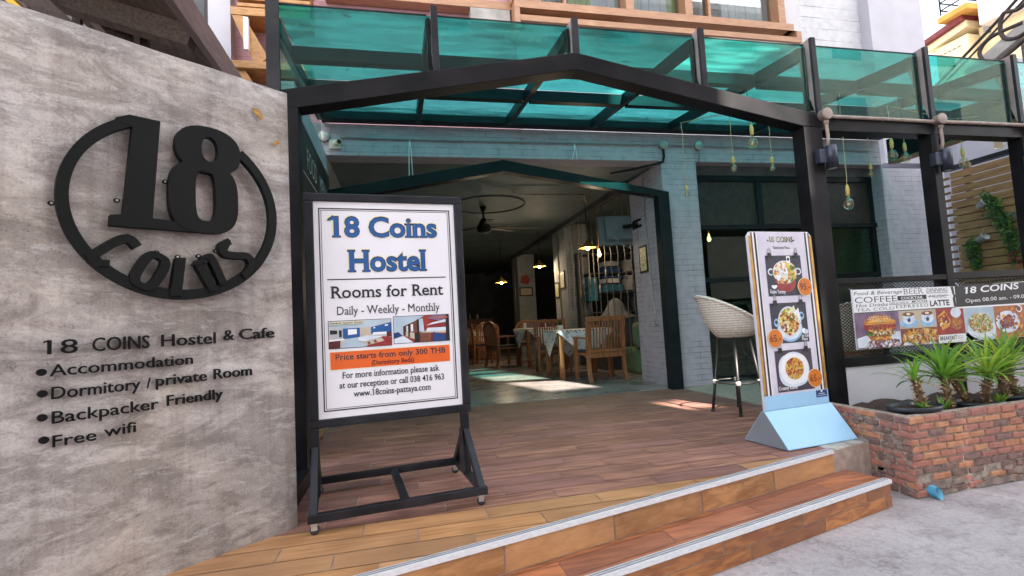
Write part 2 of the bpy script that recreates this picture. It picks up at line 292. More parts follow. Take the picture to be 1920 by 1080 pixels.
pm('pipe_blue', (.045, .27, .42), (.03, .20, .33), 8, rough=.4)
pm('pipe_blue_in', (.15, .42, .55), (.10, .34, .46), 8, rough=.45)
for i, (a, b_) in enumerate([((.50, .225, .125), (.36, .15, .08)), ((.44, .185, .125), (.31, .125, .09)), ((.42, .175, .13), (.29, .12, .095)), ((.26, .15, .125), (.14, .085, .075)), ((.54, .265, .14), (.40, .18, .095))]):
    pm('brick_%d' % i, a, b_, 24, rough=.85, bump=.45, bscale=90)
pm('mortar', (.46, .385, .315), (.22, .175, .14), 26, rough=.95, bump=.8, bscale=110)
pm('dirt_mortar', (.34, .26, .215), (.17, .125, .105), 12, rough=.95, bump=.7, bscale=80)
pm('slat_wood', (.36, .225, .105), (.25, .145, .06), 4, rough=.6, stretch=(6, 1, 6), bump=.1)
pm('slat_brown', (.22, .125, .065), (.14, .075, .038), 4, rough=.6, stretch=(6, 1, 6), bump=.1)
pm('bucket', (.62, .64, .63), (.48, .50, .50), 12, rough=.35, metal=.5)
pm('wicker_white', (.84, .78, .69), (.70, .63, .54), 40, rough=.7)
pm('wicker_green', (.10, .20, .13), (.06, .13, .085), 40, rough=.7)
pm('stool_leg', (.040, .038, .036), (.022, .021, .020), 12, rough=.45, metal=.3)
pm('lamp_navy', (.050, .055, .085), (.034, .038, .062), 8, rough=.35, metal=.3)
pm('cream_plastic', (.70, .64, .52), (.60, .54, .43), 8, rough=.5)
pm('tv_grey', (.16, .21, .235), (.12, .165, .185), 6, rough=.5)
pm('shelf_blue', (.05, .22, .33), (.035, .16, .25), 5, rough=.5)
pm('shelf_navy', (.03, .08, .26), (.02, .06, .20), 5, rough=.5)
pm('sofa_green', (.16, .26, .15), (.11, .19, .105), 6, rough=.8)
pm('grey_cloth', (.22, .225, .23), (.15, .155, .16), 5, rough=.9, bump=.2)
pm('silver_thread', (.20, .185, .17), (.07, .065, .06), 40, rough=.5)
pm('yellow_wall', (.84, .70, .44), (.78, .62, .36), 3, rough=.8)
pm('cream_wall', (.86, .80, .76), (.80, .74, .70), 3, rough=.8)
pm('orange_wall', (.70, .36, .075), (.60, .28, .05), 3, rough=.8)
pm('red_roof', (.24, .035, .035), (.15, .022, .024), 6, rough=.6)
pm('cable_black', (.06, .042, .038), (.03, .022, .02), 10, rough=.6)
pm('awning_yellow', (.70, .44, .03), (.60, .36, .02), 5, rough=.7)
pm('curtain_green', (.34, .44, .12), (.22, .30, .07), 9, rough=.9, stretch=(8, 8, .4))
pm('curtain_white', (.66, .66, .72), (.50, .50, .57), 9, rough=.9, stretch=(8, 8, .4))
pm('board_black', (.020, .022, .022), (.012, .013, .013), 5, rough=.5)
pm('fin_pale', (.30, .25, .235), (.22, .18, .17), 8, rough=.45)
pm('flake_orange', (.45, .25, .06), (.30, .15, .03), 30, rough=.8)
pm('wire_mesh', (.13, .115, .10), (.075, .065, .058), 10, rough=.6)
pm('wire_dark', (.03, .028, .026), (.018, .017, .016), 10, rough=.5)
pm('across_wall', (.50, .48, .46), (.40, .38, .37), 2, rough=.8)
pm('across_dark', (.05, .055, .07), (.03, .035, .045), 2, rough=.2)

# ------------------------------------------------------------------ mesh builder
class MB:
    def __init__(s): s.v = []; s.f = []; s.m = []; s.smooth = set()
    def add(s, vs_, fs, m=0, smooth=False):
        o = len(s.v); s.v += [tuple(x) for x in vs_]
        for f in fs:
            if smooth: s.smooth.add(len(s.f))
            s.f.append(tuple(i+o for i in f)); s.m.append(m)
        return s
    def box(s, x0, x1, y0, y1, z0, z1, m=0):
        return s.add([(x, y, z) for z in (z0, z1) for y in (y0, y1) for x in (x0, x1)],
                     [(0, 2, 3, 1), (4, 5, 7, 6), (0, 1, 5, 4), (2, 6, 7, 3), (0, 4, 6, 2), (1, 3, 7, 5)], m)
    def beam(s, p, q, w, h, upv=(0, 0, 1), m=0):
        p, q = Vector(p), Vector(q); d = (q-p).normalized(); u = Vector(upv)
        sd = d.cross(u)
        if sd.length < 1e-4: sd = d.cross(Vector((1, 0, 0)))
        sd.normalize(); u = sd.cross(d)
        vs_ = [a+sd*(w/2*i)+u*(h/2*j) for a in (p, q) for j in (-1, 1) for i in (-1, 1)]
        return s.add(vs_, [(0, 1, 3, 2), (4, 6, 7, 5), (0, 4, 5, 1), (2, 3, 7, 6), (0, 2, 6, 4), (1, 5, 7, 3)], m)
    def tube(s, pts, r, n=8, m=0, cap=True):
        pts = [Vector(p) for p in pts]; rs = r if isinstance(r, (list, tuple)) else [r]*len(pts)
        rings = []; ref = None
        for i, p in enumerate(pts):
            d = (pts[min(i+1, len(pts)-1)]-pts[max(i-1, 0)]).normalized()
            if ref is None: ref = Vector((0, 0, 1)) if abs(d.z) < .9 else Vector((1, 0, 0))
            a = d.cross(ref).normalized(); b = a.cross(d); ref = b if b.length > .1 else ref
            rings.append([p+(a*math.cos(t)+b*math.sin(t))*rs[i] for t in [2*math.pi*k/n for k in range(n)]])
        vs_ = [v for rg in rings for v in rg]
        fs = [(i*n+k, i*n+(k+1) % n, (i+1)*n+(k+1) % n, (i+1)*n+k) for i in range(len(pts)-1) for k in range(n)]
        s.add(vs_, fs, m, True)
        if cap:
            o = len(s.v)-len(vs_)
            s.f.append(tuple(o+k for k in range(n-1, -1, -1))); s.m.append(m)
            s.f.append(tuple(o+(len(pts)-1)*n+k for k in range(n))); s.m.append(m)
        return s
    def lathe(s, prof, c=(0, 0, 0), n=20, m=0, T=None, sx=1, sy=1):
        c = Vector(c); vs_ = []
        for r, z in prof:
            for k in range(n):
                t = 2*math.pi*k/n; p = Vector((r*math.cos(t)*sx, r*math.sin(t)*sy, z))
                vs_.append((T @ p if T else p)+c)
        fs = [(i*n+k, i*n+(k+1) % n, (i+1)*n+(k+1) % n, (i+1)*n+k) for i in range(len(prof)-1) for k in range(n)]
        return s.add(vs_, fs, m, True)
    def prism(s, pts, d, m=0):
        """polygon (3D points) swept by vector d; side walls and both caps"""
        n = len(pts); d = Vector(d); a = [Vector(p) for p in pts]
        return s.add(a+[p+d for p in a], [tuple(range(n))[::-1], tuple(range(n, 2*n))]+[(i, (i+1) % n, n+(i+1) % n, n+i) for i in range(n)], m)
    def poly(s, pts, m=0): return s.add(pts, [tuple(range(len(pts)))], m)
    def build(s, name, mats, parent=None, bevel=0.0, label=None, cat=None, group=None, kind=None, local=False):
        me = bpy.data.meshes.new(name)
        vs_ = [Vector(v) for v in s.v]
        loc = Vector((0, 0, 0))
        if parent is not None:
            if not local:
                inv = world_of(parent).inverted(); vs_ = [inv @ v for v in vs_]
        elif not local:
            lo = [min(v[i] for v in vs_) for i in range(3)]; hi = [max(v[i] for v in vs_) for i in range(3)]
            loc = Vector(((lo[0]+hi[0])/2, (lo[1]+hi[1])/2, lo[2])); vs_ = [v-loc for v in vs_]
        me.from_pydata([tuple(v) for v in vs_], [], s.f)
        mats = mats if isinstance(mats, (list, tuple)) else [mats]
        for x in mats: me.materials.append(M[x] if isinstance(x, str) else x)
        for i, p in enumerate(me.polygons):
            p.material_index = s.m[i]
            if i in s.smooth: p.use_smooth = True
        bm = bmesh.new(); bm.from_mesh(me); bmesh.ops.recalc_face_normals(bm, faces=bm.faces); bm.to_mesh(me); bm.free()
        o = bpy.data.objects.new(name, me); COL.objects.link(o); o.location = loc
        if parent is not None: o.parent = parent
        if bevel:
            bv = o.modifiers.new('bevel', 'BEVEL'); bv.width = bevel; bv.segments = 2; bv.limit_method = 'ANGLE'; bv.angle_limit = R_(40)
        tag(o, label, cat, group, kind); return o
def world_of(o):
    mt = o.matrix_basis.copy(); p = o.parent
    while p: mt = p.matrix_basis @ mt; p = p.parent
    return mt
def tag(o, label=None, cat=None, group=None, kind=None):
    if label: o['label'] = label
    if cat: o['category'] = cat
    if group: o['group'] = group
    if kind: o['kind'] = kind
    return o
def thing(name, label, cat, loc=(0, 0, 0), rz=0.0, group=None):
    o = bpy.data.objects.new(name, None); o.empty_display_size = .1; COL.objects.link(o); o.location = loc; o.rotation_euler = (0, 0, rz)
    return tag(o, label, cat, group)
def kids(o): return [c for c in list(COL.objects) if c.parent == o]
def dup(root, loc, rz=0.0, label=None, group=None, scale=None):
    def cp(o, par):
        c = o.copy(); COL.objects.link(c); c.parent = par
        for ch in kids(o): cp(ch, c)
        return c
    src = kids(root)
    r = root.copy(); COL.objects.link(r); r.location = loc; r.rotation_euler = (0, 0, rz)
    if scale: r.scale = scale
    for ch in src: cp(ch, r)
    if label: r['label'] = label
    if group: r['group'] = group
    return r
class Fr:
    """a plane in space: origin, right, up, outward normal"""
    def __init__(s, o, u, v): s.o = Vector(o); s.u = Vector(u).normalized(); s.v = Vector(v).normalized(); s.n = s.u.cross(s.v)
    def p(s, a, b, h=0.0): return s.o+s.u*a+s.v*b+s.n*h

# ------------------------------------------------------------------ lettering
def text2d(txt, bold=0.0, shear=0.0, space=1.0, res=3):
    cu = bpy.data.curves.new('t', 'FONT'); cu.body = txt; cu.size = 1.0; cu.offset = bold; cu.shear = shear; cu.space_character = space; cu.resolution_u = res
    cu.fill_mode = 'FRONT' if hasattr(cu, 'fill_mode') else 'BOTH'
    try: cu.dimensions = '2D'
    except Exception: pass
    ob = bpy.data.objects.new('t', cu); COL.objects.link(ob)
    dg = bpy.context.evaluated_depsgraph_get(); me = bpy.data.meshes.new_from_object(ob.evaluated_get(dg))
    vs_ = [(v.co.x, v.co.y) for v in me.vertices]; fs = [tuple(p.vertices) for p in me.polygons]
    bpy.data.objects.remove(ob); bpy.data.curves.remove(cu); bpy.data.meshes.remove(me)
    return vs_, fs
def serifs(vs_, fs, ext=.055, th=.055):
    cnt = {}
    for f in fs:
        for i in range(len(f)):
            a, b = f[i], f[(i+1) % len(f)]; k = (min(a, b), max(a, b)); cnt.setdefault(k, []).append(f)
    out = []
    for (a, b), ff in cnt.items():
        if len(ff) != 1: continue
        (x0, y0), (x1, y1) = vs_[a], vs_[b]
        if abs(y0-y1) > 1e-3 or not .05 < abs(x1-x0) < .24: continue
        cy_ = sum(vs_[i][1] for i in ff[0])/len(ff[0]); lo, hi = min(x0, x1), max(x0, x1)
        if cy_ > y0 and (abs(y0) < .05 or y0 < -.12): out.append((lo-ext, hi+ext, y0-.002, y0+th))
        elif cy_ < y0 and y0 > .62: out.append((lo-ext, hi+ext*.8, y0-th, y0+.002))
        elif cy_ < y0 and .48 < y0 < .62: out.append((lo-ext*1.2, hi, y0-th, y0+.002))
    return out
def lettering(mb, fr, txt, u0, v0, width, cap, h=.001, m=0, depth=0.0, bold=0.0, shear=0.0, serif=False, align='L', tilt=0.0, space=1.0, res=3, sth=.055):
    vs_, fs = text2d(txt, bold, shear, space, res)
    if not vs_: return
    sy = cap/.73
    xs = [v[0] for v in vs_]; lo, hi = min(xs), max(xs); sx = width/(hi-lo) if width else sy
    W = (hi-lo)*sx; off = u0-(W/2 if align == 'C' else 0)
    def T(x, y, hh):
        a, b = (x-lo)*sx, y*sy; return fr.p(off+a, v0+b+a*tilt, hh)
    if depth == 0: mb.add([T(x, y, h) for x, y in vs_], fs, m)
    else:
        n = len(vs_); cnt = {}
        for f in fs:
            for i in range(len(f)): k = (f[i], f[(i+1) % len(f)]); cnt[k] = 1
        side = [(a, b, b+n, a+n) for (a, b) in cnt if (b, a) not in cnt]
        mb.add([T(x, y, h) for x, y in vs_]+[T(x, y, h+depth) for x, y in vs_], [tuple(i+n for i in f) for f in fs]+side, m)
    if not serif and '1' in txt:
        for i_, ch in enumerate(txt):
            if ch != '1': continue
            b_ = max(v[0] for v in text2d(txt[:i_+1], bold, shear, space, 1)[0]); stem = .085+2*bold
            ring = [(b_-stem*.9, .73+bold), (b_-stem*.9, .60), (b_-stem-.10, .555), (b_-stem-.12, .615), (b_-stem*.95, .70)]
            if depth: mb.prism([T(x, y, h+.0003) for x, y in ring], fr.n*(depth+.0005), m)
            else: mb.poly([T(x, y, h+.0002) for x, y in ring], m)
    if serif:
        span, prev = [], lo-.02
        for i_ in range(len(txt)):
            if txt[i_] == ' ': span.append((' ', prev, prev)); continue
            b_ = max(v[0] for v in text2d(txt[:i_+1], bold, shear, space, 1)[0]); span.append((txt[i_], prev, b_)); prev = b_
        def put(a, b, c, d): mb.add([T(a, c, h+.0002), T(b, c, h+.0002), T(b, d, h+.0002), T(a, d, h+.0002)], [(0, 1, 2, 3)], m)
        for x0, x1, y0, y1 in serifs(vs_, fs, th=sth):
            xm = (x0+x1)/2; ch, ca, cb = next((q for q in span if q[1] <= xm <= q[2]+.03 and q[0] != ' '), ('n', 0, 1)); top = y0 > .4
            if ch == 'M': continue
            if ch in '0235689' or (ch in 'VWvwMNyY' and not top and (ca+.3*(cb-ca) < xm < cb-.3*(cb-ca) or ch in 'VWvwyN')): continue
            if ch in 't4-./&@,' or (ch == 'e'): continue
            if ch == '1' and top:
                xr = x1-.044; xl = xr-.10-bold*2
                mb.add([T(xl, .72+bold, h+.0002), T(xl-.15-bold, .63-bold*.5, h+.0002), T(xl-.15-bold, .575-bold, h+.0002), T(xl, .625-bold, h+.0002)], [(0, 1, 2, 3)], m); continue
            put(x0, x1, y0, y1)
def speckle(mb, fr, cu, cv, ru, rv, n, s0, s1, h, mats, seed=1, long=1.0):
    """small irregular scraps of print scattered in an ellipse"""
    q = random.Random(seed)
    for i in range(n):
        a, rr = q.uniform(0, 6.283), q.random()**.5; u, v = cu+ru*rr*math.cos(a), cv+rv*rr*math.sin(a); s_ = q.uniform(s0, s1); t0 = q.uniform(0, 3.14); pts = []
        for k in range(6):
            t = 6.283*k/6; x, y = s_*long*q.uniform(.7, 1.2)*math.cos(t), s_*q.uniform(.7, 1.2)*math.sin(t)
            pts.append(fr.p(u+x*math.cos(t0)-y*math.sin(t0), v+x*math.sin(t0)+y*math.cos(t0), h+.00004*i))
        mb.poly(pts, q.choice(mats))
def disc2(mb, fr, cu, cv, ru, rv, h, m, n=28, rot=0.0, d=0.0):
    pts = []
    for k in range(n):
        t = 2*math.pi*k/n; a, b = ru*math.cos(t), rv*math.sin(t)
        pts.append(fr.p(cu+a*math.cos(rot)-b*math.sin(rot), cv+a*math.sin(rot)+b*math.cos(rot), h))
    if d: mb.prism(pts, fr.n*d, m)
    else: mb.poly(pts, m)
def rect2(mb, fr, u0, u1, v0, v1, h, m): mb.poly([fr.p(u0, v0, h), fr.p(u1, v0, h), fr.p(u1, v1, h), fr.p(u0, v1, h)], m)
def poly2(mb, fr, pts, h, m): mb.poly([fr.p(a, b, h) for a, b in pts], m)
def border2(mb, fr, u0, u1, v0, v1, t, h, m):
    rect2(mb, fr, u0, u1, v0, v0+t, h, m); rect2(mb, fr, u0, u1, v1-t, v1, h, m)
    rect2(mb, fr, u0, u0+t, v0+t, v1-t, h, m); rect2(mb, fr, u1-t, u1, v0+t, v1-t, h, m)
def diamond_mesh(mb, fr, w, h, dx, dy, t, m=0, th=.004):
    """expanded metal: two families of strips clipped to a w x h rectangle"""
    k = dy/dx
    for sgn in (1, -1):
        i0 = -int(h/dy)-2 if sgn == 1 else 0; i1 = int((w*k)/dy)+2 if sgn == 1 else int((w*k+h)/dy)+3
        for i in range(i0, i1):
            c = (-i*dy if sgn == 1 else i*dy); pts = []
            for x in (0, w):
                y = sgn*k*x+c
                if 0 <= y <= h: pts.append((x, y))
            for y in (0, h):
                x = (y-c)/(sgn*k)
                if 0 < x < w: pts.append((x, y))
            if len(pts) >= 2:
                a, b = pts[0], pts[1]
                if abs(a[0]-b[0]) > .004:
                    hh = .0 if sgn == 1 else th*.6
                    mb.beam(fr.p(a[0], a[1], hh), fr.p(b[0], b[1], hh), th, t, fr.v, m)

# ================================================================== SETTING
def clip(poly, a, b, c):
    """keep a*x+b*y>=c"""
    out = []
    for i in range(len(poly)):
        p, q = poly[i], poly[(i+1) % len(poly)]; dp, dq = a*p[0]+b*p[1]-c, a*q[0]+b*q[1]-c
        if dp >= 0: out.append(p)
        if dp*dq < 0: t = dp/(dp-dq); out.append((p[0]+(q[0]-p[0])*t, p[1]+(q[1]-p[1])*t))
    return out
mb = MB(); mb.poly([(-220, -220, -.30), (220, -220, -.30), (220, 220, -.30), (-220, 220, -.30)])
mb.build('street', 'street_concrete', kind='structure')

S1, K1 = 2.1286, .2531            # upper nosing: y = S1+K1*x
S2, K2 = 1.8777, .2434            # lower nosing
deckpoly = [(-1.7, S1-1.7*K1), (2.716, S1+2.716*K1), (3.20, 2.94), (3.20, 3.44), (8.3, 3.44), (8.3, 5.89), (-1.7, 5.89)]
mb = MB(); mb.prism([(x, y, -.30) for x, y in deckpoly], (0, 0, .295), 0)
# printed wood tiles, one face each, 4 mm above the bed
for r in range(32):
    y0 = 1.60+r*.15; off = (r*.37) % .6+random.uniform(-.04, .04)
    for c in range(-4, 10):
        x0 = c*.6+off; g = .003
        p = [(x0+g, y0+g), (x0+.6-g, y0+g), (x0+.6-g, y0+.15-g), (x0+g, y0+.15-g)]
        p = clip(p, -K1, 1, S1+.012); p = clip(p, -1, 0, -3.45); p = clip(p, 1, 0, -1.7); p = clip(p, 0, -1, -5.885)
        if x0 > 2.5 and y0 < 3.44: p = clip(p, .2565, 1, 3.53) if len(p) > 2 else p
        if len(p) < 3: continue
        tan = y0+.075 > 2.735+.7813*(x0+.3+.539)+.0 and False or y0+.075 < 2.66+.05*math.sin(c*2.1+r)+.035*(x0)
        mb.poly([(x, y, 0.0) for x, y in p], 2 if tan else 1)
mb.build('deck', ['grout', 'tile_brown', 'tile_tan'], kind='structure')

mb = MB()
tread = [(-1.7, S2-1.7*K2), (2.886, 2.58), (2.83, 2.86), (2.716, S1+2.716*K1-.002), (-1.7, S1-1.7*K1-.002)]
mb.prism([(x, y, -.30) for x, y in tread], (0, 0, .155), 0)
for r in range(14):
    y0 = 1.2+r*.15; off = (r % 2)*.3+.07*r
    for c in range(-5, 8):
        x0 = c*.6+off; g = .002
        # rows follow the nosing
        p = [(x0+g, y0+g), (x0+.6-g, y0+g), (x0+.6-g, y0+.15-g), (x0+g, y0+.15-g)]
        p = [(x, y+K2*x) for x, y in p]
        p = clip(p, -K2, 1, S2+.012); p = clip(p, K1, -1, -S1+.006); p = clip(p, 1, 0, -1.7); p = clip(p, -.98, -.2, -.98*2.886-.2*2.58)
        if len(p) >= 3: mb.poly([(x, y, -.1405) for x, y in p], 1)
# riser faces
L1, L2 = Vector((1, K1, 0)).normalized(), Vector((1, K2, 0)).normalized()
def riser(xa, xb, S, K, z0, z1, step, off, m, o=.004):
    x = xa-off
    while x < xb:
        a, b = max(x+.004, xa), min(x+step-.004, xb)
        if b > a:
            n = Vector((K, -1, 0)).normalized()*o
            mb.poly([(a+n.x, S+K*a+n.y, z0), (b+n.x, S+K*b+n.y, z0), (b+n.x, S+K*b+n.y, z1), (a+n.x, S+K*a+n.y, z1)], m)
        x += step
riser(-1.7, 2.714, S1, K1, -.137, -.010, .58, .22, 2)
riser(-1.7, 2.882, S2, K2, -.2215, -.151, .58, .30, 3)
riser(-1.7, 2.882, S2, K2, -.296, -.226, .58, .12, 3)
n2 = Vector((.98, .2, 0)).normalized()*.004
mb.poly([(2.886+n2.x, 2.585, -.296), (2.835+n2.x, 2.84, -.296), (2.835+n2.x, 2.84, -.15), (2.886+n2.x, 2.585, -.15)], 3)
mb.build('steps', ['grout', 'tile_rust', 'tile_tan', 'tile_orange'], kind='structure')

def nosing(S, K, xa, xb, z, label):
    t = thing('stair_nosing', label, 'stair nosing', (xa, S+K*xa, z), 0, 'metal stair nosings')
    d = Vector((1, K, 0)).normalized(); nn = Vector((d.y, -d.x, 0))
    a, b = Vector((xa, S+K*xa, z)), Vector((xb, S+K*xb, z))
    m_ = MB(); inn = -nn*.034
    m_.prism([a+inn+Vector((0, 0, .001)), a+inn+Vector((0, 0, .007)), a+nn*.012+Vector((0, 0, .007)), a+nn*.014+Vector((0, 0, -.015)), a+nn*.006+Vector((0, 0, -.015)), a+nn*.006+Vector((0, 0, .001))], b-a, 0)
    m_.build('strip', 'alu', t)
    m_ = MB()
    for k in (.004, .020): m_.beam(a-nn*k+Vector((0, 0, .0085)), b-nn*k+Vector((0, 0, .0085)), .006, .003)
    m_.build('grip_ribs', 'alu_grey', t)
nosing(S1, K1, -1.7, 2.716, 0.0, 'long grey metal nosing along the edge of the upper step')
nosing(S2, K2, -1.7, 2.886, -.14, 'long grey metal nosing along the edge of the lower step')
mb = MB(); mb.prism([(2.722, 2.822, -.299), (3.175, 2.935, -.299), (3.29, 3.08, -.299), (3.195, 3.46, -.299), (2.722, 3.0, -.299)], (0, 0, .303), 0)
mb.build('concrete_block', 'rough_mortar', label='rough pale concrete block closing the right end of the upper step', cat='concrete block', bevel=.012)

mb = MB(); mb.box(-.8, 7.02, 5.895, 19.9, -.29, .004); mb.build('interior_floor', 'polished_concrete', kind='structure')

# ================================================================== CAFE BUILDING
B = thing('cafe_building', 'blue brick cafe front with dark open interior and white and pink upper floor', 'building', (1.4, 5.89, 0))
mb = MB(); mb.box(-.775, 7.045, 5.89, 6.15, 2.977, 3.353); mb.build('lintel_beam', 'blue_brick', B, bevel=.006)
def pillar(x0, x1, y0, y1, mt, z1=2.976):
    m_ = MB(); m_.box(x0, x1, y0, y1, .0, z1); return m_.build('pillar', mt, B, bevel=.006)
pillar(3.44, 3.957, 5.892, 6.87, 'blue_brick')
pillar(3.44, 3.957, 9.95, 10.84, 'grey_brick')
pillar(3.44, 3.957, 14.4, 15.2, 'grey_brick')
# right pillar: turquoise return and pale front
mb = MB(); mb.box(7.03, 8.20, 5.88, 6.9, 0, 2.93); mb.build('pillar', 'lilac_brick', B, bevel=.006)
mb = MB(); mb.box(7.018, 7.029, 5.885, 6.9, 0, 2.975); mb.build('pillar_return', 'blue_brick', B)
mb = MB(); mb.box(-.95, -.762, 4.15, 5.888, -.29, 2.98); mb.build('side_wall', 'lilac_brick', B)
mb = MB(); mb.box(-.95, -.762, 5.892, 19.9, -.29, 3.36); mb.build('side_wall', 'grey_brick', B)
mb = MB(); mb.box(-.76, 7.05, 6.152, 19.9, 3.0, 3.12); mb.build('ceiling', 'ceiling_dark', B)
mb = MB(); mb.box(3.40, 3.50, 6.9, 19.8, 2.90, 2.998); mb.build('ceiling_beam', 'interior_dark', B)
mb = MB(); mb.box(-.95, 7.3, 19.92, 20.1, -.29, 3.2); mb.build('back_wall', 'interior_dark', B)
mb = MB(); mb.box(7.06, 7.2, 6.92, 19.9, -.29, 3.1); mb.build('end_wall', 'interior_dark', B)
# upper floor
mb = MB(); mb.box(1.75, 6.53, 6.6, 6.8, 3.36, 9.5); mb.build('upper_wall', 'white_wall', B)
brick_paint('white_siding', (.56, .56, .585), (.54, .54, .565), (.12, .12, .14), 40, .19, .006)
brick_paint('pink_siding', (.58, .34, .385), (.55, .32, .365), (.26, .13, .16), 40, .115, .005)
mb = MB(); mb.box(6.531, 7.76, 6.6, 6.8, 3.36, 9.5); mb.build('siding', 'white_siding', B)
mb = MB(); mb.box(7.761, 8.86, 6.42, 7.4, 3.2, 9.5); mb.build('corner_pier', 'lilac_white', B)
mb = MB(); mb.box(-1.9, 1.749, 6.62, 6.8, 3.36, 9.5); mb.build('siding', 'pink_siding', B)
mb = MB(); mb.box(-2.30, -1.901, 6.45, 7.0, 2.6, 9.5); mb.build('corner_pier', 'lilac_white', B)
mb = MB(); mb.box(-3.6, -2.301, 6.7, 7.0, 2.6, 9.5); mb.build('upper_wall', 'white_wall', B)
mb = MB(); mb.box(1.08, 1.63, 6.42, 6.618, 5.06, 5.255); mb.build('wall_panel', 'pale_concrete', B)
# projecting brown window box
win = MB()
win.box(1.655, 6.09, 6.25, 6.60, 5.20, 5.31); win.box(1.655, 1.73, 6.25, 6.6, 4.90, 5.198); win.box(6.13, 6.22, 6.25, 6.6, 5.02, 5.198); win.box(6.0, 6.22, 6.252, 6.6, 5.2, 5.202)
win.box(1.731, 6.129, 6.25, 6.34, 5.02, 5.10)
for x in (1.70, 1.98, 3.36, 4.30, 5.90): win.box(x-.06, x+.06, 6.25, 6.5, 5.311, 7.0)
for x in (2.42, 4.72): win.box(x-.02, x+.02, 6.36, 6.5, 5.311, 7.0)
win.box(1.655, 6.09, 6.25, 6.6, 7.001, 7.1); win.box(-.8, 1.654, 6.42, 6.6, 5.26, 5.37)
w = win.build('window', 'brown_frame', B, bevel=.006)
mb = MB(); mb.box(1.76, 5.84, 6.42, 6.43, 5.312, 7.0); mb.build('pane', 'clear_pane', w)
mb = MB()
for i in range(86):
    x = 2.05+i*.045; mi = 0
    if 2.46 < x < 2.86 or 4.05 < x < 4.24: mi = 1
    if x < 2.44 or 4.36 < x < 4.98: continue
    mb.box(x, x+.0445, 6.50+.02*math.sin(i*1.7), 6.53, 5.313, 6.99, mi)
mb.build('curtain', ['curtain_white', 'curtain_green'], w)
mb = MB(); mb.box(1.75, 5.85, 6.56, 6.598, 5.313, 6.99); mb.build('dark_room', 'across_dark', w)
mb = MB()
for k in range(3): mb.box(1.735, 3.3, 6.36+.05*k, 6.40+.05*k, 5.115+.02*k, 5.135+.02*k)
mb.build('louvre', 'brown_frame', w)
# left bay with louvres and brackets
bay = MB(); bay.box(-1.84, -.95, 6.25, 6.615, 4.80, 4.90)
for k in range(6): bay.box(-1.78, -.95, 6.28, 6.615, 4.93+.085*k, 4.975+.085*k)
by = bay.build('bay_window', 'ochre_wood', B, bevel=.006)
mb = MB(); mb.box(-1.84, -.95, 6.22, 6.615, 4.13, 4.22); mb.build('shelf', 'ochre_wood', by, bevel=.006)
mb = MB()
mb.prism([(-1.83, 6.26, 4.797), (-1.70, 6.26, 4.797), (-1.44, 6.26, 4.30), (-1.52, 6.26, 4.223), (-1.60, 6.26, 4.223)], (0, .3, 0))
mb.build('bracket', 'ochre_wood', by)
mb = MB(); mb.prism([(-1.80, 6.26, 4.127), (-1.70, 6.26, 4.127), (-1.45, 6.26, 3.7), (-1.55, 6.26, 3.7)], (0, .3, 0))
mb.build('bracket', 'ochre_wood', by)
mb = MB(); mb.box(-1.69, -1.64, 6.2, 6.255, 4.35, 4.75); mb.build('fluorescent_tube', 'white_trim', by)
# shop windows on the right
def window(name, x0, x1):
    f = MB(); Y0, Y1 = 6.05, 6.12
    f.box(x0, x1, Y0, Y1, 2.765, 2.845); f.box(x0, x1, Y0-.02, Y1, 2.075, 2.142); f.box(x0, x1, Y0, Y1, 1.35, 1.41); f.box(x0, x1, Y0, Y1, .0, .07); f.box(x0, x1, Y0, Y1, .74, .80)
    for a, b in ((x0, x0+.07), (4.99, 5.085), (x1-.06, x1)):
        for z0, z1 in ((2.143, 2.764), (1.411, 2.074), (.801, 1.349), (.071, .739)): f.box(a, b, Y0+.003, Y1-.003, z0, z1)
    o = f.build('window', 'teal_black', B, bevel=.003)
    mb = MB(); mb.box(x0, x1, Y0, Y1, 2.846, 2.975); mb.build('transom_panel', 'interior_dark', o)
    for a, b in ((x0+.07, 4.99), (5.085, x1-.06)):
        mb = MB(); diamond_mesh(mb, Fr((a, 6.075, 2.143), (1, 0, 0), (0, 0, 1)), b-a, .62, .062, .032, .0045); mb.build('mesh_panel', 'wire_mesh', o)
        mb = MB(); mb.box(a, b, 6.105, 6.115, 2.143, 2.764); mb.build('room_shade_sheet', 'print_black', o)  # black sheet put in for the unlit room behind the glass
        mb = MB(); mb.box(a, b, 6.10, 6.104, 1.41, 2.074); mb.build('pane', 'window_glass', o)
        mb = MB(); mb.box(a, b, 6.10, 6.104, .801, 1.349); mb.build('pane', 'window_glass', o)
    mb = MB(); diamond_mesh(mb, Fr((x0+.07, 6.075, .07), (1, 0, 0), (0, 0, 1)), .85, .67, .052, .030, .0045); mb.build('mesh_panel', 'wire_mesh', o)
    mb = MB(); mb.box(x0+.07, x1-.06, 6.10, 6.104, .07, .739); mb.build('pane', 'window_glass', o)
window('w', 3.96, 7.015)

# steel portal frame of the entrance door
P = thing('door_portal', 'dark teal gabled steel frame around the open cafe entrance', 'portal frame', (1.35, 5.83, 0))
for x0, x1 in ((3.288, 3.445), (-.76, -.62)):
    mb = MB(); mb.box(x0, x1, 5.76, 5.888, .0, 2.50); mb.build('post', 'teal_black', P, bevel=.004)
mb = MB(); mb.prism([(x, 5.758, z) for x, z in ((-.76, 2.501), (-.76, 2.535), (1.28, 2.915), (3.446, 2.53), (3.446, 2.501), (3.285, 2.47), (1.28, 2.775), (-.62, 2.43))], (0, .128, 0)); mb.build('gable_beam', 'teal_black', P, bevel=.004)

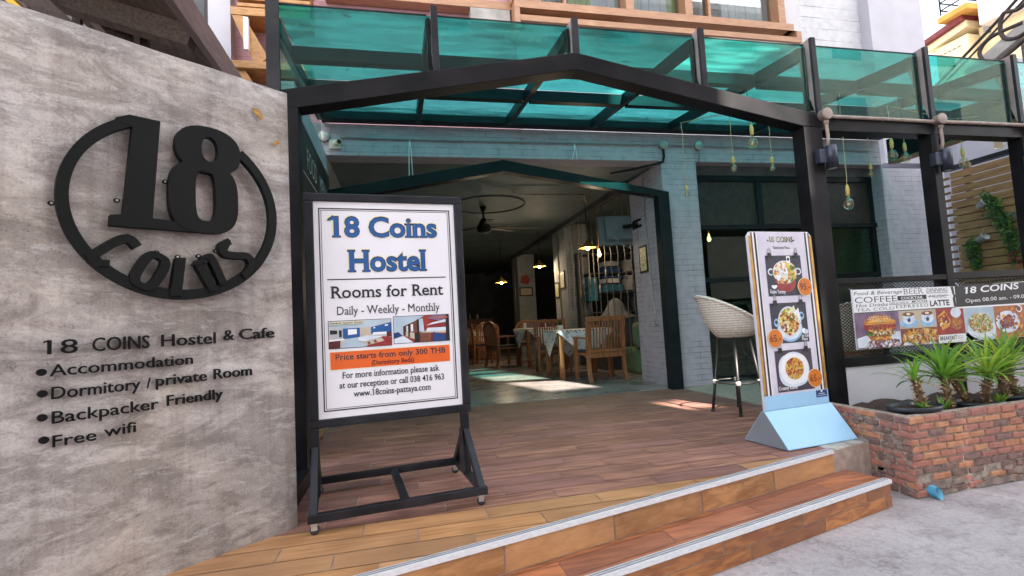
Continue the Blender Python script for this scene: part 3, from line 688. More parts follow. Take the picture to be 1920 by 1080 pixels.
# ================================================================== OUTER GATE
G = thing('entrance_gate', 'black painted steel gate frame with a low gabled top beam', 'gate frame', (1.375, 3.52, 0))
for x0, x1 in ((-.79, -.616), (3.364, 3.541)):
    mb = MB(); mb.box(x0, x1, 3.45, 3.585, .0, 2.459); mb.build('post', 'black_paint', G, bevel=.004)
mb = MB(); mb.prism([(x, 3.449, z) for x, z in ((-.79, 2.46), (-.79, 2.565), (1.375, 2.973), (3.541, 2.565), (3.541, 2.46), (3.363, 2.463), (1.372, 2.838), (-.616, 2.458))], (0, .137, 0)); mb.build('gable_beam', 'black_paint', G, bevel=.005)
mb = MB(); mb.box(-.80, -.60, 2.86, 3.448, .0, .10); mb.build('foot_plinth', 'black_paint', G, bevel=.004)

# ================================================================== GLASS CANOPY
C_ = thing('glass_canopy', 'long green glass canopy on black steel fins over the entrance', 'canopy', (2.5, 4.6, 2.5))
FX = [-.765, .315, 1.385, 2.468, 3.545, 4.772, 5.845, 7.0]
def gab(x): return 2.973-abs(x-1.375)*.1884 if -.79 < x < 3.541 else 2.565
for i, x in enumerate(FX):
    top = 3.75 if i == 0 else 3.255
    z0 = gab(x)-.05 if i < 5 else 2.562
    if i == 4: z0 = 2.566
    hw = .042 if i == 0 else .024
    mb = MB(); mb.box(x-hw, x+hw, 3.452, 3.478, z0, top)
    mb.build('fin', 'dark_steel', C_, bevel=.002)
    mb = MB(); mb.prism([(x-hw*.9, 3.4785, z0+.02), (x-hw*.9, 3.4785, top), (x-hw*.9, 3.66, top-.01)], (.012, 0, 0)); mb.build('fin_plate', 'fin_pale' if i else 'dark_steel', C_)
    mb = MB(); mb.box(x-.05, x-.028, 3.52, 3.56, z0+.01 if i > 4 else max(z0+.06, 2.6), 3.2); mb.build('glazing_post', 'black_paint', C_)
    # rafter: rises gently to the house wall
    mb = MB(); mb.beam((x-.03, 3.56, 3.155), (x-.03, 5.72, 3.375), .055, .11); mb.build('rafter', 'teal_black', C_, bevel=.002)
for a, b in zip(FX[:-1], FX[1:]):
    mb = MB()
    x0, x1 = a+.028, b-.052
    if b <= 3.56:
        zb = [(x0, gab(x0)-.06)]
        if x0 < 1.375 < x1: zb.append((1.375, gab(1.375)-.06))
        zb.append((x1, gab(x1)-.06))
    else: zb = [(x0, 2.565), (x1, 2.565)]
    pts = [(x, 3.502, z) for x, z in zb]+[(x1, 3.502, 3.205), (x0, 3.502, 3.205)]
    mb.prism(pts, (0, .006, 0)); mb.build('front_pane', 'front_glass', C_)
    mb = MB(); mb.box(x0, x1, 3.50, 3.51, 3.2055, 3.213); mb.build('pane_edge', 'dark_steel', C_)
    for (ya, za), (yb, zb_) in (((3.53, 3.213), (4.83, 3.345)), ((4.86, 3.348), (5.74, 3.437))):
        mb = MB(); mb.prism([(a+.004, ya, za), (b-.004, ya, za), (b-.004, yb, zb_), (a+.004, yb, zb_)], (0, 0, .008)); mb.build('roof_pane', 'roof_glass', C_)
    for ya, zt in ((4.10, 3.25), (4.80, 3.325)):
        mb = MB(); mb.box(a+.001, b-.061, ya, ya+.08, zt-.11, zt); mb.build('purlin', 'teal_black', C_)
mb = MB(); mb.box(-.80, 7.05, 5.74, 5.885, 3.355, 3.50); mb.build('wall_beam', 'teal_black', C_, bevel=.003)
mb = MB(); mb.box(6.985, 7.075, 3.60, 5.735, 2.975, 3.30); mb.build('end_beam', 'teal_black', C_)
mb = MB(); mb.box(6.98, 7.115, 3.60, 5.735, 2.94, 2.973); mb.build('end_batten', 'slat_wood', C_)
mb = MB(); mb.prism([(-.79, 3.6, 2.6), (-.79, 5.7, 2.6), (-.79, 5.7, 3.3), (-.79, 3.6, 3.1)], (.006, 0, 0)); mb.build('side_pane', 'side_glass', C_)

# ================================================================== TERRACE FRAME (right)
T_ = thing('terrace_frame', 'black steel terrace frame with rails and wire mesh right of the gate', 'terrace frame', (5.2, 3.5, .43))
for x in (4.752, 5.85, 6.95):
    mb = MB(); mb.box(x-.042, x+.042, 3.452, 3.575, .0, 2.43); mb.build('post', 'black_paint', T_, bevel=.003)
mb = MB(); mb.box(3.543, 7.0, 3.452, 3.575, 2.431, 2.556); mb.build('top_beam', 'black_paint', T_, bevel=.003)
for a, b in ((3.543, 4.709), (4.795, 5.807), (5.893, 6.907)):
    z1 = 1.165 if a < 4 else 1.18
    mb = MB(); mb.box(a, b, 3.455, 3.57, 1.12, z1); mb.build('rail', 'black_paint', T_, bevel=.003)
    mb = MB(); mb.box(a, b, 3.455, 3.57, .432, .507); mb.build('rail', 'black_paint', T_, bevel=.003)
    mb = MB(); diamond_mesh(mb, Fr((a, 3.50, .508), (1, 0, 0), (0, 0, 1)), b-a, .61, .042, .026, .0045); mb.build('mesh_panel', 'wire_dark', T_)
mb = MB(); mb.box(3.545, 4.706, 3.47, 3.60, -.295, .430); mb.box(4.80, 8.2, 3.47, 3.60, -.295, .430); mb.box(4.706, 4.80, 3.50, 3.60, -.295, .43)
mb.build('terrace_wall', 'white_wall', label='low white rendered wall under the terrace rail behind the plants', cat='low wall', bevel=.006)

# ================================================================== CONCRETE SIGN WALL
wd = Vector((.788, .6157, 0)); wnv = Vector((.6157, -.788, 0)); wb = Vector((-.539, 2.735, 0))
WF = Fr(wb, wd, (0, 0, 1))
mb = MB()
nu, nv = 26, 30
def wob(u, v): return .006*math.sin(u*5+1)*math.sin(v*2.3)+.004*math.sin(u*13+v*7)
grid = [(u, v) for v in range(nv+1) for u in range(nu+1)]
vsf = [WF.p(-1.55+1.55*u/nu, -.30+2.522*v/nv+0, wob(u/nu*1.5, v/nv*2.5) if u < nu else -.004) for u, v in grid]
mb.add(vsf, [(v*(nu+1)+u, v*(nu+1)+u+1, (v+1)*(nu+1)+u+1, (v+1)*(nu+1)+u) for v in range(nv) for u in range(nu)], 0, True)
bk = [p-WF.n*.20 for p in vsf]; o = len(mb.v); mb.v += [tuple(p) for p in bk]
W1 = nu+1
def quad(i, j): mb.f.append((i, j, j+o, i+o)); mb.m.append(0)
for v in range(nv): quad(v*W1+nu, (v+1)*W1+nu); quad(v*W1, (v+1)*W1)
for u in range(nu): quad(nv*W1+u, nv*W1+u+1); quad(u, u+1)
mb.f.append((o, o+nu, o+nv*W1+nu, o+nv*W1)); mb.m.append(0)
CW = mb.build('sign_wall', 'concrete', label='tall rough grey concrete wall carrying the round logo and black letters', cat='wall')
mb = MB(); mb.prism([WF.p(-1.9, -.3, .0), WF.p(-1.551, -.3, .0), WF.p(-1.551, -.3, -.2), WF.p(-1.9, -.3, -.2)], (0, 0, 2.9)); 
mb.prism([WF.p(-1.552, -.3, .001), WF.p(-1.085, -.3, .012), WF.p(-1.085, -.3, .002), WF.p(-1.552, -.3, -.001)], (0, 0, 2.45)) if False else None
mb.build('wall_end', 'white_wall', CW)
mb = MB()
for u, v, w_, h_, a in ((-.158, 2.06, .034, .016, -.9), (-.07, 1.93, .018, .012, .3)):
    c = WF.p(u, v, .012); pts = []
    for du, dv in ((-1, -.6), (-.2, -1), (1, -.3), (.7, .8), (-.5, .9)):
        x, y = du*w_, dv*h_; pts.append(WF.p(u+x*math.cos(a)-y*math.sin(a), v+x*math.sin(a)+y*math.cos(a), .011))
    mb.prism(pts, WF.n*.004)
mb.build('plaster_flake', 'flake_orange', CW)

# round logo
LG = thing('round_logo', 'round black metal logo with big numeral eighteen and the word coins', 'logo sign', WF.p(-.502, 1.12, .02))
cu_, cv_, RO, RI = -.505, 1.525, .410, .3715
h0, dp = .022, .030
lv = [0]
def lay():
    lv[0] += 1; return h0, dp+.0011*lv[0]
def arc(a0, a1, n=60):
    h, d = lay(); o_, i_ = [], []
    for k in range(n+1):
        t = R_(a0+(a1-a0)*k/n); o_.append((cu_+RO*math.cos(t), cv_+RO*math.sin(t)*.97)); i_.append((cu_+RI*math.cos(t), cv_+RI*math.sin(t)*.955))
    vs_ = [WF.p(a, b, z) for z in (h, h+d) for a, b in o_+i_]; N = n+1; fs = []
    for k in range(n):
        fs += [(k, k+1, N+k+1, N+k), (2*N+k, 3*N+k, 3*N+k+1, 2*N+k+1), (k, 2*N+k, 2*N+k+1, k+1), (N+k, N+k+1, 3*N+k+1, 3*N+k)]
    fs += [(0, N, 3*N, 2*N), (n, 2*N+n, 3*N+n, N+n)]
    return MB().add(vs_, fs)
arc(116, 412, 90).build('ring', 'matte_black', LG, bevel=.002)
def plate(pts, nm, par=LG):
    h, d = lay(); m_ = MB(); m_.prism([WF.p(a, b, h) for a, b in pts], WF.n*d); return m_.build(nm, 'matte_black', par, bevel=.002)
plate([(-.690, 1.886), (-.583, 1.888), (-.612, 1.466), (-.500, 1.462), (-.421, 1.424), (-.756, 1.418), (-.754, 1.462), (-.714, 1.469), (-.681, 1.840), (-.715, 1.838), (-.735, 1.862)], 'numeral')
def loop8(outer, hole):
    """plate with a hole: join equal-count loops"""
    h, d = lay(); n = len(outer); vs_ = [WF.p(a, b, z) for z in (h, h+d) for a, b in outer+hole]; fs = []
    for k in range(n):
        k2 = (k+1) % n
        fs += [(k, k2, n+k2, n+k), (2*n+k, 3*n+k, 3*n+k2, 2*n+k2), (k, 2*n+k, 2*n+k2, k2), (n+k, n+k2, 3*n+k2, 3*n+k)]
    return MB().add(vs_, fs)
def sup(cx, cy, a, b, p=2.0, n=36):
    out = []
    for k in range(n):
        t = 2*math.pi*k/n; c, s_ = math.cos(t), math.sin(t)
        out.append((cx+a*math.copysign(abs(c)**(2/p), c), cy+b*math.copysign(abs(s_)**(2/p), s_)))
    return out
loop8(sup(-.396, 1.805, .135, .108, 2.3), sup(-.394, 1.809, .033, .056, 2.1)).build('numeral', 'matte_black', LG, bevel=.002)
loop8(sup(-.416, 1.583, .140, .160, 3.0), sup(-.413, 1.591, .040, .113, 3.2)).build('numeral', 'matte_black', LG, bevel=.002)
def stroke(pts, w, nm='letter'):
    n = len(pts); L_, R2 = [], []
    for i in range(n):
        a, b = Vector(pts[max(i-1, 0)]), Vector(pts[min(i+1, n-1)]); d = (b-a).normalized(); nn = Vector((-d.y, d.x))*(w/2); p = Vector(pts[i])
        L_.append(p+nn); R2.append(p-nn)
    return [tuple(p) for p in L_]+[tuple(p) for p in reversed(R2)]
def smooth(pts, k=5):
    P_ = [pts[0]]+list(pts)+[pts[-1]]; out = []
    for i in range(1, len(P_)-2):
        for j in range(k):
            t = j/k; q = []
            for c in range(2):
                a, b, d, e = P_[i-1][c], P_[i][c], P_[i+1][c], P_[i+2][c]
                q.append(.5*((2*b)+(d-a)*t+(2*a-5*b+4*d-e)*t*t+(3*b-a-3*d+e)*t**3))
            out.append(tuple(q))
    out.append(pts[-1]); return out
plate(stroke(smooth([(-.665, 1.340), (-.688, 1.368), (-.715, 1.368), (-.750, 1.345), (-.822, 1.285)]), .036), 'letter')
plate(stroke(smooth([(-.815, 1.30), (-.800, 1.268), (-.780, 1.268), (-.755, 1.268)]), .026), 'letter')
ca, sa = math.cos(R_(-28)), math.sin(R_(-28))
def rot(pts, cx, cy, ca, sa): return [(cx+x*ca-y*sa, cy+x*sa+y*ca) for x, y in pts]
loop8(rot(sup(0, 0, .056, .083, 3), -.622, 1.245, ca, sa), rot(sup(0, 0, .020, .056, 3), -.622, 1.245, ca, sa)).build('letter', 'matte_black', LG, bevel=.002)
plate([(-.533, 1.305), (-.494, 1.307), (-.512, 1.14), (-.556, 1.14)], 'letter')
plate(stroke([(-.448, 1.288), (-.386, 1.165)], .034), 'letter')
plate(stroke(smooth([(-.432, 1.293), (-.412, 1.312), (-.392, 1.306), (-.345, 1.195)]), .032), 'letter')
plate([(-.470, 1.276), (-.455, 1.300), (-.432, 1.297), (-.438, 1.276)], 'letter')
plate(stroke(smooth([(-.318, 1.395), (-.350, 1.370), (-.340, 1.337), (-.295, 1.330), (-.245, 1.330), (-.222, 1.300), (-.235, 1.262), (-.262, 1.235)]), .032), 'letter')
plate([(-.362, 1.350), (-.332, 1.400), (-.314, 1.398), (-.318, 1.378), (-.335, 1.340)], 'letter')
for u, v in ((-.922, 1.487), (-.727, 1.528), (-.561, 1.635), (-.692, 1.387), (-.594, 1.327), (-.517, 1.313), (-.437, 1.322), (-.366, 1.350)):
    m_ = MB(); fr = Fr(WF.p(u, v, .022), wd, (0, 0, 1)); disc2(m_, fr, 0, 0, .011, .009, 0, 0, 14, d=.006); disc2(m_, fr, 0, 0, .0045, .0045, .0065, 1, 10, d=.003)
    m_.build('mounting_tab', ['matte_black', 'galv'], LG)

# wall lettering, one line each
def wall_line(label, items, bullet=None):
    t = thing('raised_lettering', label, 'lettering', WF.p(items[0][1], items[0][2], .01), 0, None)
    for txt, u, v, w_, cap in items:
        m_ = MB(); lettering(m_, WF, txt, u, v, w_, cap, h=.010, depth=.012, bold=.003)
        m_.build('word', 'matte_black', t)
    if bullet:
        m_ = MB(); disc2(m_, WF, bullet[0], bullet[1], .0145, .0130, .010, 0, 20, d=.012); m_.build('bullet', 'matte_black', t)
wall_line('black raised line reading 18 COINS Hostel & Cafe below the round logo', [('18', -.928, .929, .085, .055), ('COINS', -.80, .930, .183, .055), ('Hostel', -.575, .932, .207, .053), ('&', -.334, .943, .044, .050), ('Cafe', -.266, .943, .161, .052)])
wall_line('black raised line reading Accommodation beside its round bullet', [('Accommodation', -.921, .849, .461, .045)], (-.943, .866))
wall_line('black raised line reading Dormitory / private Room', [('Dormitory', -.916, .766, .267, .047), ('/', -.627, .766, .013, .045), ('private', -.595, .771, .189, .047), ('Room', -.377, .773, .163, .048)], (-.940, .789))
wall_line('black raised line reading Backpacker Friendly', [('Backpacker', -.914, .678, .327, .046), ('Friendly', -.557, .684, .215, .046)], (-.940, .704))
wall_line('black raised line reading Free wifi lowest on the concrete wall', [('Free', -.912, .594, .124, .043), ('wifi', -.764, .600, .10, .042)], (-.935, .624))

# ================================================================== FREESTANDING HOSTEL SIGN
a_ = R_(6.5); sd_ = Vector((math.cos(a_), math.sin(a_), 0)); sn = Vector((math.sin(a_), -math.cos(a_), 0))
SB = Vector((-.08, 2.98, 0)); SF = Fr(SB, sd_, (0, 0, 1))
SG = thing('hostel_sign', 'white framed hostel sign board on a black wheeled stand', 'sign board', SB, a_)
mb = MB()
for u0, u1, v0, v1 in ((-.43, .468, 1.692, 1.738), (-.43, .468, .437, .482), (-.43, -.382, .4825, 1.6915), (.420, .468, .4825, 1.6915)):
    mb.prism([SF.p(u0, v0, -.03), SF.p(u1, v0, -.03), SF.p(u1, v1, -.03), SF.p(u0, v1, -.03)], SF.n*.05)
mb.build('panel_frame', 'dark_steel', SG, bevel=.005)
mb = MB(); mb.prism([SF.p(-.3815, .4825, -.02), SF.p(.4195, .4825, -.02), SF.p(.4195, 1.6915, -.02), SF.p(-.3815, 1.6915, -.02)], SF.n*.027); mb.build('back_board', 'poster_white', SG)
# printed face
PO = MB(); PM = ['print_black', 'print_blue', 'print_cream', 'print_orange', 'print_white', 'photo_sky', 'photo_grey', 'photo_beige', 'print_navy', 'photo_brown', 'photo_red', 'print_maroon', 'print_yellow', 'photo_violet', 'photo_plate', 'print_amber']
I = {k: i for i, k in enumerate(PM)}
H = .0085
border2(PO, SF, -.355, .393, .520, 1.655, .0065, H, 0); border2(PO, SF, -.342, .380, .532, 1.643, .0028, H, 0)
def sgt(txt, uc, v, w_, cap, mat, bold=.02, outline=None, h=H):
    if outline:
        for du, dv in ((-.004, 0), (.004, 0), (0, .004), (0, -.004), (-.003, -.003), (.003, -.003), (.003, .003), (-.003, .003)):
            lettering(PO, SF, txt, uc+du, v+dv, w_, cap, h=h+.0004+abs(du)*.01+dv*.013, m=I[outline], bold=bold, serif=True, align='C')
    lettering(PO, SF, txt, uc, v, w_, cap, h=h+.0012, m=I[mat], bold=bold, serif=True, align='C')
uc = .018
def title(txt, v, w_, cap):
    lettering(PO, SF, txt, uc, v, w_*1.03, cap*1.04, h=H+.0003, m=I['print_cream'], bold=.052, serif=True, align='C', sth=.08)
    lettering(PO, SF, txt, uc, v, w_*1.005, cap*1.01, h=H+.0008, m=I['print_black'], bold=.038, serif=True, align='C', sth=.075)
    lettering(PO, SF, txt, uc, v, w_*.99, cap*.985, h=H+.0013, m=I['print_blue'], bold=.020, serif=True, align='C')
title('18 Coins', 1.492, .585, .118)
title('Hostel', 1.293, .430, .123)
rect2(PO, SF, -.318, .352, 1.244, 1.250, H, 0)
sgt('Rooms for Rent', uc, 1.142, .630, .070, 'print_black', .012)
sgt('Daily - Weekly - Monthly', uc, 1.047, .578, .050, 'print_black', 0.0)
sgt('For more information please ask', uc, .694, .54, .036, 'print_black', .010)
sgt('at our reception or call 038 416 963', uc+.004, .640, .585, .036, 'print_black', .010)
sgt('www.18coins-pattaya.com', uc, .588, .43, .036, 'print_black', .010)
rect2(PO, SF, -.318, .360, .741, .845, H, I['print_cream']); rect2(PO, SF, -.314, .356, .745, .841, H+.0004, I['print_orange'])
lettering(PO, SF, 'Price starts from only 300 THB', .022, .797, .622, .033, h=H+.0009, m=I['print_cream'], bold=.030, serif=True, align='C', sth=.075)
lettering(PO, SF, 'Price starts from only 300 THB', .022, .797, .620, .033, h=H+.0014, m=I['print_maroon'], bold=.024, serif=True, align='C', sth=.06)
lettering(PO, SF, '(Dormitory Beds)', .024, .757, .238, .026, h=H+.0014, m=I['print_maroon'], bold=.018, serif=True, align='C')
# left photo: bedroom;   right photo: bunk room
def ph(u0, u1, v0, v1, items):
    rect2(PO, SF, u0-.003, u1+.003, v0-.003, v1+.003, H, 0); rect2(PO, SF, u0, u1, v0, v1, H+.0003, items[0])
    for k, (m_, pts) in enumerate(items[1]): poly2(PO, SF, [(u0+(u1-u0)*x, v0+(v1-v0)*y) for x, y in pts], H+.0006+.0003*k, m_)
ph(-.318, .020, .862, 1.012, (I['photo_grey'], [(I['photo_sky'], [(0, .98), (.98, .98), (.66, .73), (.2, .72), (0, .86)]), (I['photo_sky'], [(.18, 0), (.58, 0), (.48, .36), (.30, .32)]),
    (I['print_blue'], [(.22, .32), (.49, .38), (.49, .72), (.22, .72)]), (I['print_white'], [(.30, .47), (.44, .49), (.44, .68), (.30, .68)]), (I['photo_beige'], [(.50, .40), (.66, .42), (.66, .72), (.50, .74)]),
    (I['print_blue'], [(.67, .45), (1, .49), (1, .88), (.67, .72)]), (I['print_white'], [(.71, .66), (.74, .68), (.74, .72), (.71, .71)]), (I['print_white'], [(.90, .74), (.95, .75), (.95, .80), (.90, .79)]),
    (I['print_black'], [(.02, .52), (.13, .53), (.13, .66), (.02, .68)]), (I['print_black'], [(.16, .40), (.20, .41), (.20, .66), (.16, .67)]), (I['print_maroon'], [(0, .0), (.17, .0), (.18, .28), (0, .26)]), (I['print_white'], [(.0, .26), (.24, .29), (.24, .35), (.0, .32)]),
    (I['photo_plate'], [(.46, .36), (.60, .42), (.90, .36), (.55, .20), (.46, .24)]), (I['photo_red'], [(.60, .0), (1, .0), (1, .30), (.86, .36), (.6, .08)]), (I['photo_beige'], [(.55, .20), (.84, .30), (.88, .18), (.60, .05)]), (I['photo_brown'], [(.60, .17), (.64, .19), (.66, .09), (.62, .07)]), (I['photo_brown'], [(.70, .22), (.74, .24), (.77, .14), (.72, .12)]), (I['print_white'], [(.68, .43), (.92, .42), (.92, .52), (.71, .52)]), (I['print_maroon'], [(.92, .33), (1, .33), (1, .52), (.93, .50)])]))
ph(.036, .358, .868, 1.022, (I['photo_red'], [(I['photo_sky'], [(0, 1), (.55, 1), (.42, .84), (.16, .62), (0, .66)]), (I['photo_plate'], [(0, 0), (.34, 0), (.17, .26), (0, .2)]), (I['photo_sky'], [(0, .2), (.16, .26), (.16, .64), (0, .66)]), (I['print_navy'], [(0, .17), (.15, .27), (.08, .42), (0, .40)]),
    (I['photo_brown'], [(.17, .27), (.43, 0), (.43, .86), (.17, .60)]), (I['photo_plate'], [(.30, .42), (.34, .42), (.34, .70), (.30, .68)]), (I['photo_plate'], [(.22, .42), (.25, .42), (.25, .64), (.22, .62)]), (I['photo_beige'], [(.20, .26), (.36, .12), (.36, .36), (.20, .42)]), (I['print_black'], [(.18, .30), (.205, .28), (.205, .66), (.18, .62)]), (I['print_black'], [(.25, .22), (.28, .20), (.28, .72), (.25, .70)]), (I['print_black'], [(.36, .02), (.43, .0), (.43, .36), (.36, .38)]), (I['print_black'], [(.41, 0), (.445, 0), (.445, .88), (.41, .86)]), (I['photo_sky'], [(.45, .40), (.54, .40), (.52, .90), (.45, .86)]),
    (I['photo_violet'], [(.60, .88), (.98, .72), (.98, 1), (.70, 1)]), (I['photo_plate'], [(.58, .62), (.94, .72), (.94, .82), (.70, .72)]), (I['photo_plate'], [(.56, .38), (.94, .38), (.94, .52), (.6, .52)]), (I['photo_beige'], [(.45, .36), (.94, .30), (.94, .37), (.5, .40)]), (I['photo_brown'], [(.46, 0), (.66, 0), (.66, .30), (.46, .34)]), (I['print_navy'], [(.68, .0), (1, .0), (1, .18), (.70, .36)]), (I['print_black'], [(.93, 0), (1, 0), (.99, 1), (.95, 1)])]))
rect2(PO, SF, -.313, -.135, .994, 1.010, H+.0072, I['print_cream'])
lettering(PO, SF, 'Standard / Superior Rooms', -.310, .998, .172, .010, h=H+.0078, m=0, bold=.02, serif=True)
lettering(PO, SF, 'Dormitory', .270, 1.004, .082, .011, h=H+.0078, m=I['print_amber'], bold=.03, serif=True)
PO.build('poster', PM, SG)
# stand: two A legs, base frame, casters
def spt(u, n, z): return SB+sd_*u-SF.n*n+Vector((0, 0, z))     # n: towards the house
for u in (-.405, .428):
    mb = MB(); mb.beam(spt(u, .0, .436), spt(u, .0, .075), .045, .045, sd_)
    mb.beam(spt(u, -.02, .33), spt(u, -.335, .075), .04, .035, sd_)
    mb.beam(spt(u, .02, .33), spt(u, .30, .075), .04, .035, sd_)
    mb.prism([spt(u-.028, -.035, .34), spt(u-.028, -.06, .10), spt(u-.028, .06, .10), spt(u-.028, .035, .34)], sd_*.006)
    mb.build('leg', 'dark_steel', SG, bevel=.003)
mb = MB()
mb.prism([spt(-.43, -.355, .055), spt(.455, -.355, .055), spt(.455, -.315, .055), spt(-.43, -.315, .055)], (0, 0, .04))
mb.prism([spt(-.43, .285, .055), spt(.455, .285, .055), spt(.455, .32, .055), spt(-.43, .32, .055)], (0, 0, .04))
for u in (-.43, .013, .415): mb.prism([spt(u, -.314, .057), spt(u+.04, -.314, .057), spt(u+.04, .284, .057), spt(u, .284, .057)], (0, 0, .034))
mb.build('base_frame', 'dark_steel', SG, bevel=.003)
for u, nn in ((-.40, -.335), (.42, -.335), (-.40, .30), (.42, .30)):
    mb = MB(); T = Matrix.Rotation(R_(90), 3, 'X'); cc = spt(u, nn, .023)
    mb.lathe([(.0, -.009), (.018, -.009), (.0225, -.005), (.0225, .005), (.018, .009), (.0, .009)], cc, 16, 0, T)
    mb.box(cc.x-.014, cc.x+.014, cc.y-.014, cc.y-.011, .022, .0545, 1); mb.box(cc.x-.014, cc.x+.014, cc.y+.011, cc.y+.014, .022, .0545, 1); mb.box(cc.x-.018, cc.x+.018, cc.y-.018, cc.y+.018, .0501, .0546, 1)
    mb.build('caster', ['pot_plastic', 'galv'], SG)

# ================================================================== MENU LIGHT BOX
al = R_(6.3); LB0 = Vector((2.75, 3.12, 0)); ld = Vector((math.cos(al), math.sin(al), 0)); tl = R_(.9)
LF = Fr(LB0, ld*math.cos(tl)-Vector((0, 0, 1))*math.sin(tl), Vector((0, 0, 1))*math.cos(tl)+ld*(-math.sin(tl)))
LF = Fr(LB0, ld, Vector((0, 0, 1))*math.cos(tl)-ld*math.sin(tl))
MS = thing('menu_stand', 'tall slim photo menu board on a wedge shaped light blue base', 'menu stand', LB0, al)
def lpt(u, n, z): return LB0+ld*u+Vector((math.sin(al), -math.cos(al), 0))*n+Vector((0, 0, z))
mb = MB(); prof = [(.19, .006), (.19, .014), (.014, .235), (-.014, .235), (-.19, .014), (-.19, .006)]
mb.prism([lpt(-.315, n_, z) for n_, z in prof], ld*.63, 0)
mb.build('base', ['lb_blue'], MS, bevel=.003)
for s_ in (-.3165, .315):
    mb = MB(); mb.prism([lpt(s_, n_, z) for n_, z in ((.186, .010), (.011, .232), (-.011, .232), (-.186, .010))], ld*.0015)
    mb.build('side_plate', 'lb_grey', MS)
mb = MB(); mb.prism([LF.p(-.300, .236, -.012), LF.p(.300, .236, -.012), LF.p(.300, 1.475, -.012), LF.p(.275, 1.506, -.012), LF.p(-.275, 1.506, -.012), LF.p(-.300, 1.475, -.012)], LF.n*.024); mb.build('board', 'poster_lilac', MS, bevel=.004)
LP = MB(); LM = ['print_black', 'print_white', 'gold_edge', 'lb_blue', 'photo_slate', 'photo_plum', 'print_amber', 'print_maroon', 'food_soup', 'food_mix', 'food_curry', 'photo_plate', 'photo_blueplate', 'photo_red', 'photo_cheese', 'print_navy', 'poster_lilac', 'photo_brown', 'alu_grey', 'print_cream']
J = {k: i for i, k in enumerate(LM)}
h = .0135
rect2(LP, LF, -.299, .299, .238, .338, h, J['lb_blue'])
for s_ in (-1, 1):
    for a, b, mt in ((.278, .299, 'gold_edge'), (.263, .277, 'photo_brown'), (.248, .262, 'print_white'), (.230, .247, 'print_black'), (.222, .229, 'print_white')):
        rect2(LP, LF, min(s_*a, s_*b), max(s_*a, s_*b), .339, 1.475 if a > .27 else 1.50, h, J[mt])
lettering(LP, LF, '-18 COINS-', 0, 1.430, .262, .040, h=h+.0004, m=0, bold=.03, align='C')
lettering(LP, LF, '18 COINS', 0, 1.433, .200, .034, h=h+.0008, m=J['print_cream'], bold=-.008, align='C')
lettering(LP, LF, 'Restaurant Menu', 0, 1.378, .150, .026, h=h+.0004, m=0, align='C')
def card(u0, u1, v0, v1, bg, clips):
    rect2(LP, LF, u0, u1, v0, v1, h+.0003, J[bg])
    for cu in clips:
        poly2(LP, LF, [(cu-.022, v1-.018), (cu+.022, v1-.018), (cu+.016, v1+.020), (cu-.016, v1+.020)], h+.004, 0)
        for k in range(10):
            t0, t1 = math.pi*k/10, math.pi*(k+1)/10
            LP.beam(LF.p(cu+.011*math.cos(t0), v1+.022+.034*math.sin(t0)**.7, h+.004), LF.p(cu+.011*math.cos(t1), v1+.022+.034*max(math.sin(t1), 0)**.7, h+.004), .003, .003, LF.n, J['alu_grey'])
card(-.165, .170, 1.035, 1.330, 'photo_slate', (-.125, .125))
disc2(LP, LF, .005, 1.135, .095, .075, h+.0006, J['photo_red']); 
for s_ in (-1, 1):
    disc2(LP, LF, .005+s_*.128, 1.212, .030, .026, h+.0008, J['photo_plate'], 18); disc2(LP, LF, .005+s_*.128, 1.210, .020, .016, h+.0011, J['photo_slate'], 18)
disc2(LP, LF, .005, 1.205, .118, .090, h+.0014, J['photo_brown']); disc2(LP, LF, .005, 1.207, .112, .085, h+.0017, J['photo_plate']); disc2(LP, LF, .005, 1.205, .107, .079, h+.0020, J['food_soup'])
disc2(LP, LF, .075, 1.20, .034, .045, h+.0023, J['food_mix'], 20)
LM += ['food_salad', 'leaf_green', 'photo_cheese', 'print_yellow', 'photo_bun']; J.update({k: i for i, k in enumerate(LM)})
speckle(LP, LF, -.03, 1.20, .06, .055, 46, .008, .017, h+.0024, [J['print_cream'], J['photo_cheese'], J['photo_bun'], J['print_white'], J['photo_plate']], 3, 1.5)
speckle(LP, LF, .065, 1.20, .04, .055, 34, .006, .013, h+.0024, [J['print_yellow'], J['leaf_green'], J['photo_cheese']], 4, 1.6)
speckle(LP, LF, .0, 1.15, .085, .028, 26, .006, .013, h+.0024, [J['print_cream'], J['photo_red'], J['photo_bun']], 5, 1.8)
speckle(LP, LF, .0, .835, .082, .078, 110, .005, .012, h+.00195, [J['photo_red'], J['photo_brown'], J['print_yellow'], J['photo_bun'], J['leaf_green'], J['photo_cheese'], J['print_cream']], 6, 1.5)
speckle(LP, LF, .004, .512, .078, .07, 120, .004, .009, h+.0018, [J['photo_cheese'], J['photo_bun'], J['print_yellow'], J['photo_cheese'], J['photo_red']], 7, 2.6)
rect2(LP, LF, .03, .065, 1.275, 1.325, h+.0023, 1); disc2(LP, LF, .0475, 1.302, .012, .012, h+.0026, 0, 12)
disc2(LP, LF, -.105, 1.110, .026, .022, h+.0008, 1, 16); rect2(LP, LF, -.133, -.077, 1.115, 1.132, h+.0011, J['photo_slate'])
lettering(LP, LF, 'Suppa Yummy', -.150, 1.060, .145, .028, h=h+.0008, m=1, bold=.012, shear=.15, tilt=-.06)
card(-.168, .172, .695, .985, 'photo_slate', (-.118, .125))
disc2(LP, LF, .000, .800, .118, .098, h+.0006, J['photo_blueplate']); disc2(LP, LF, .000, .808, .110, .090, h+.0008, J['photo_plate'])
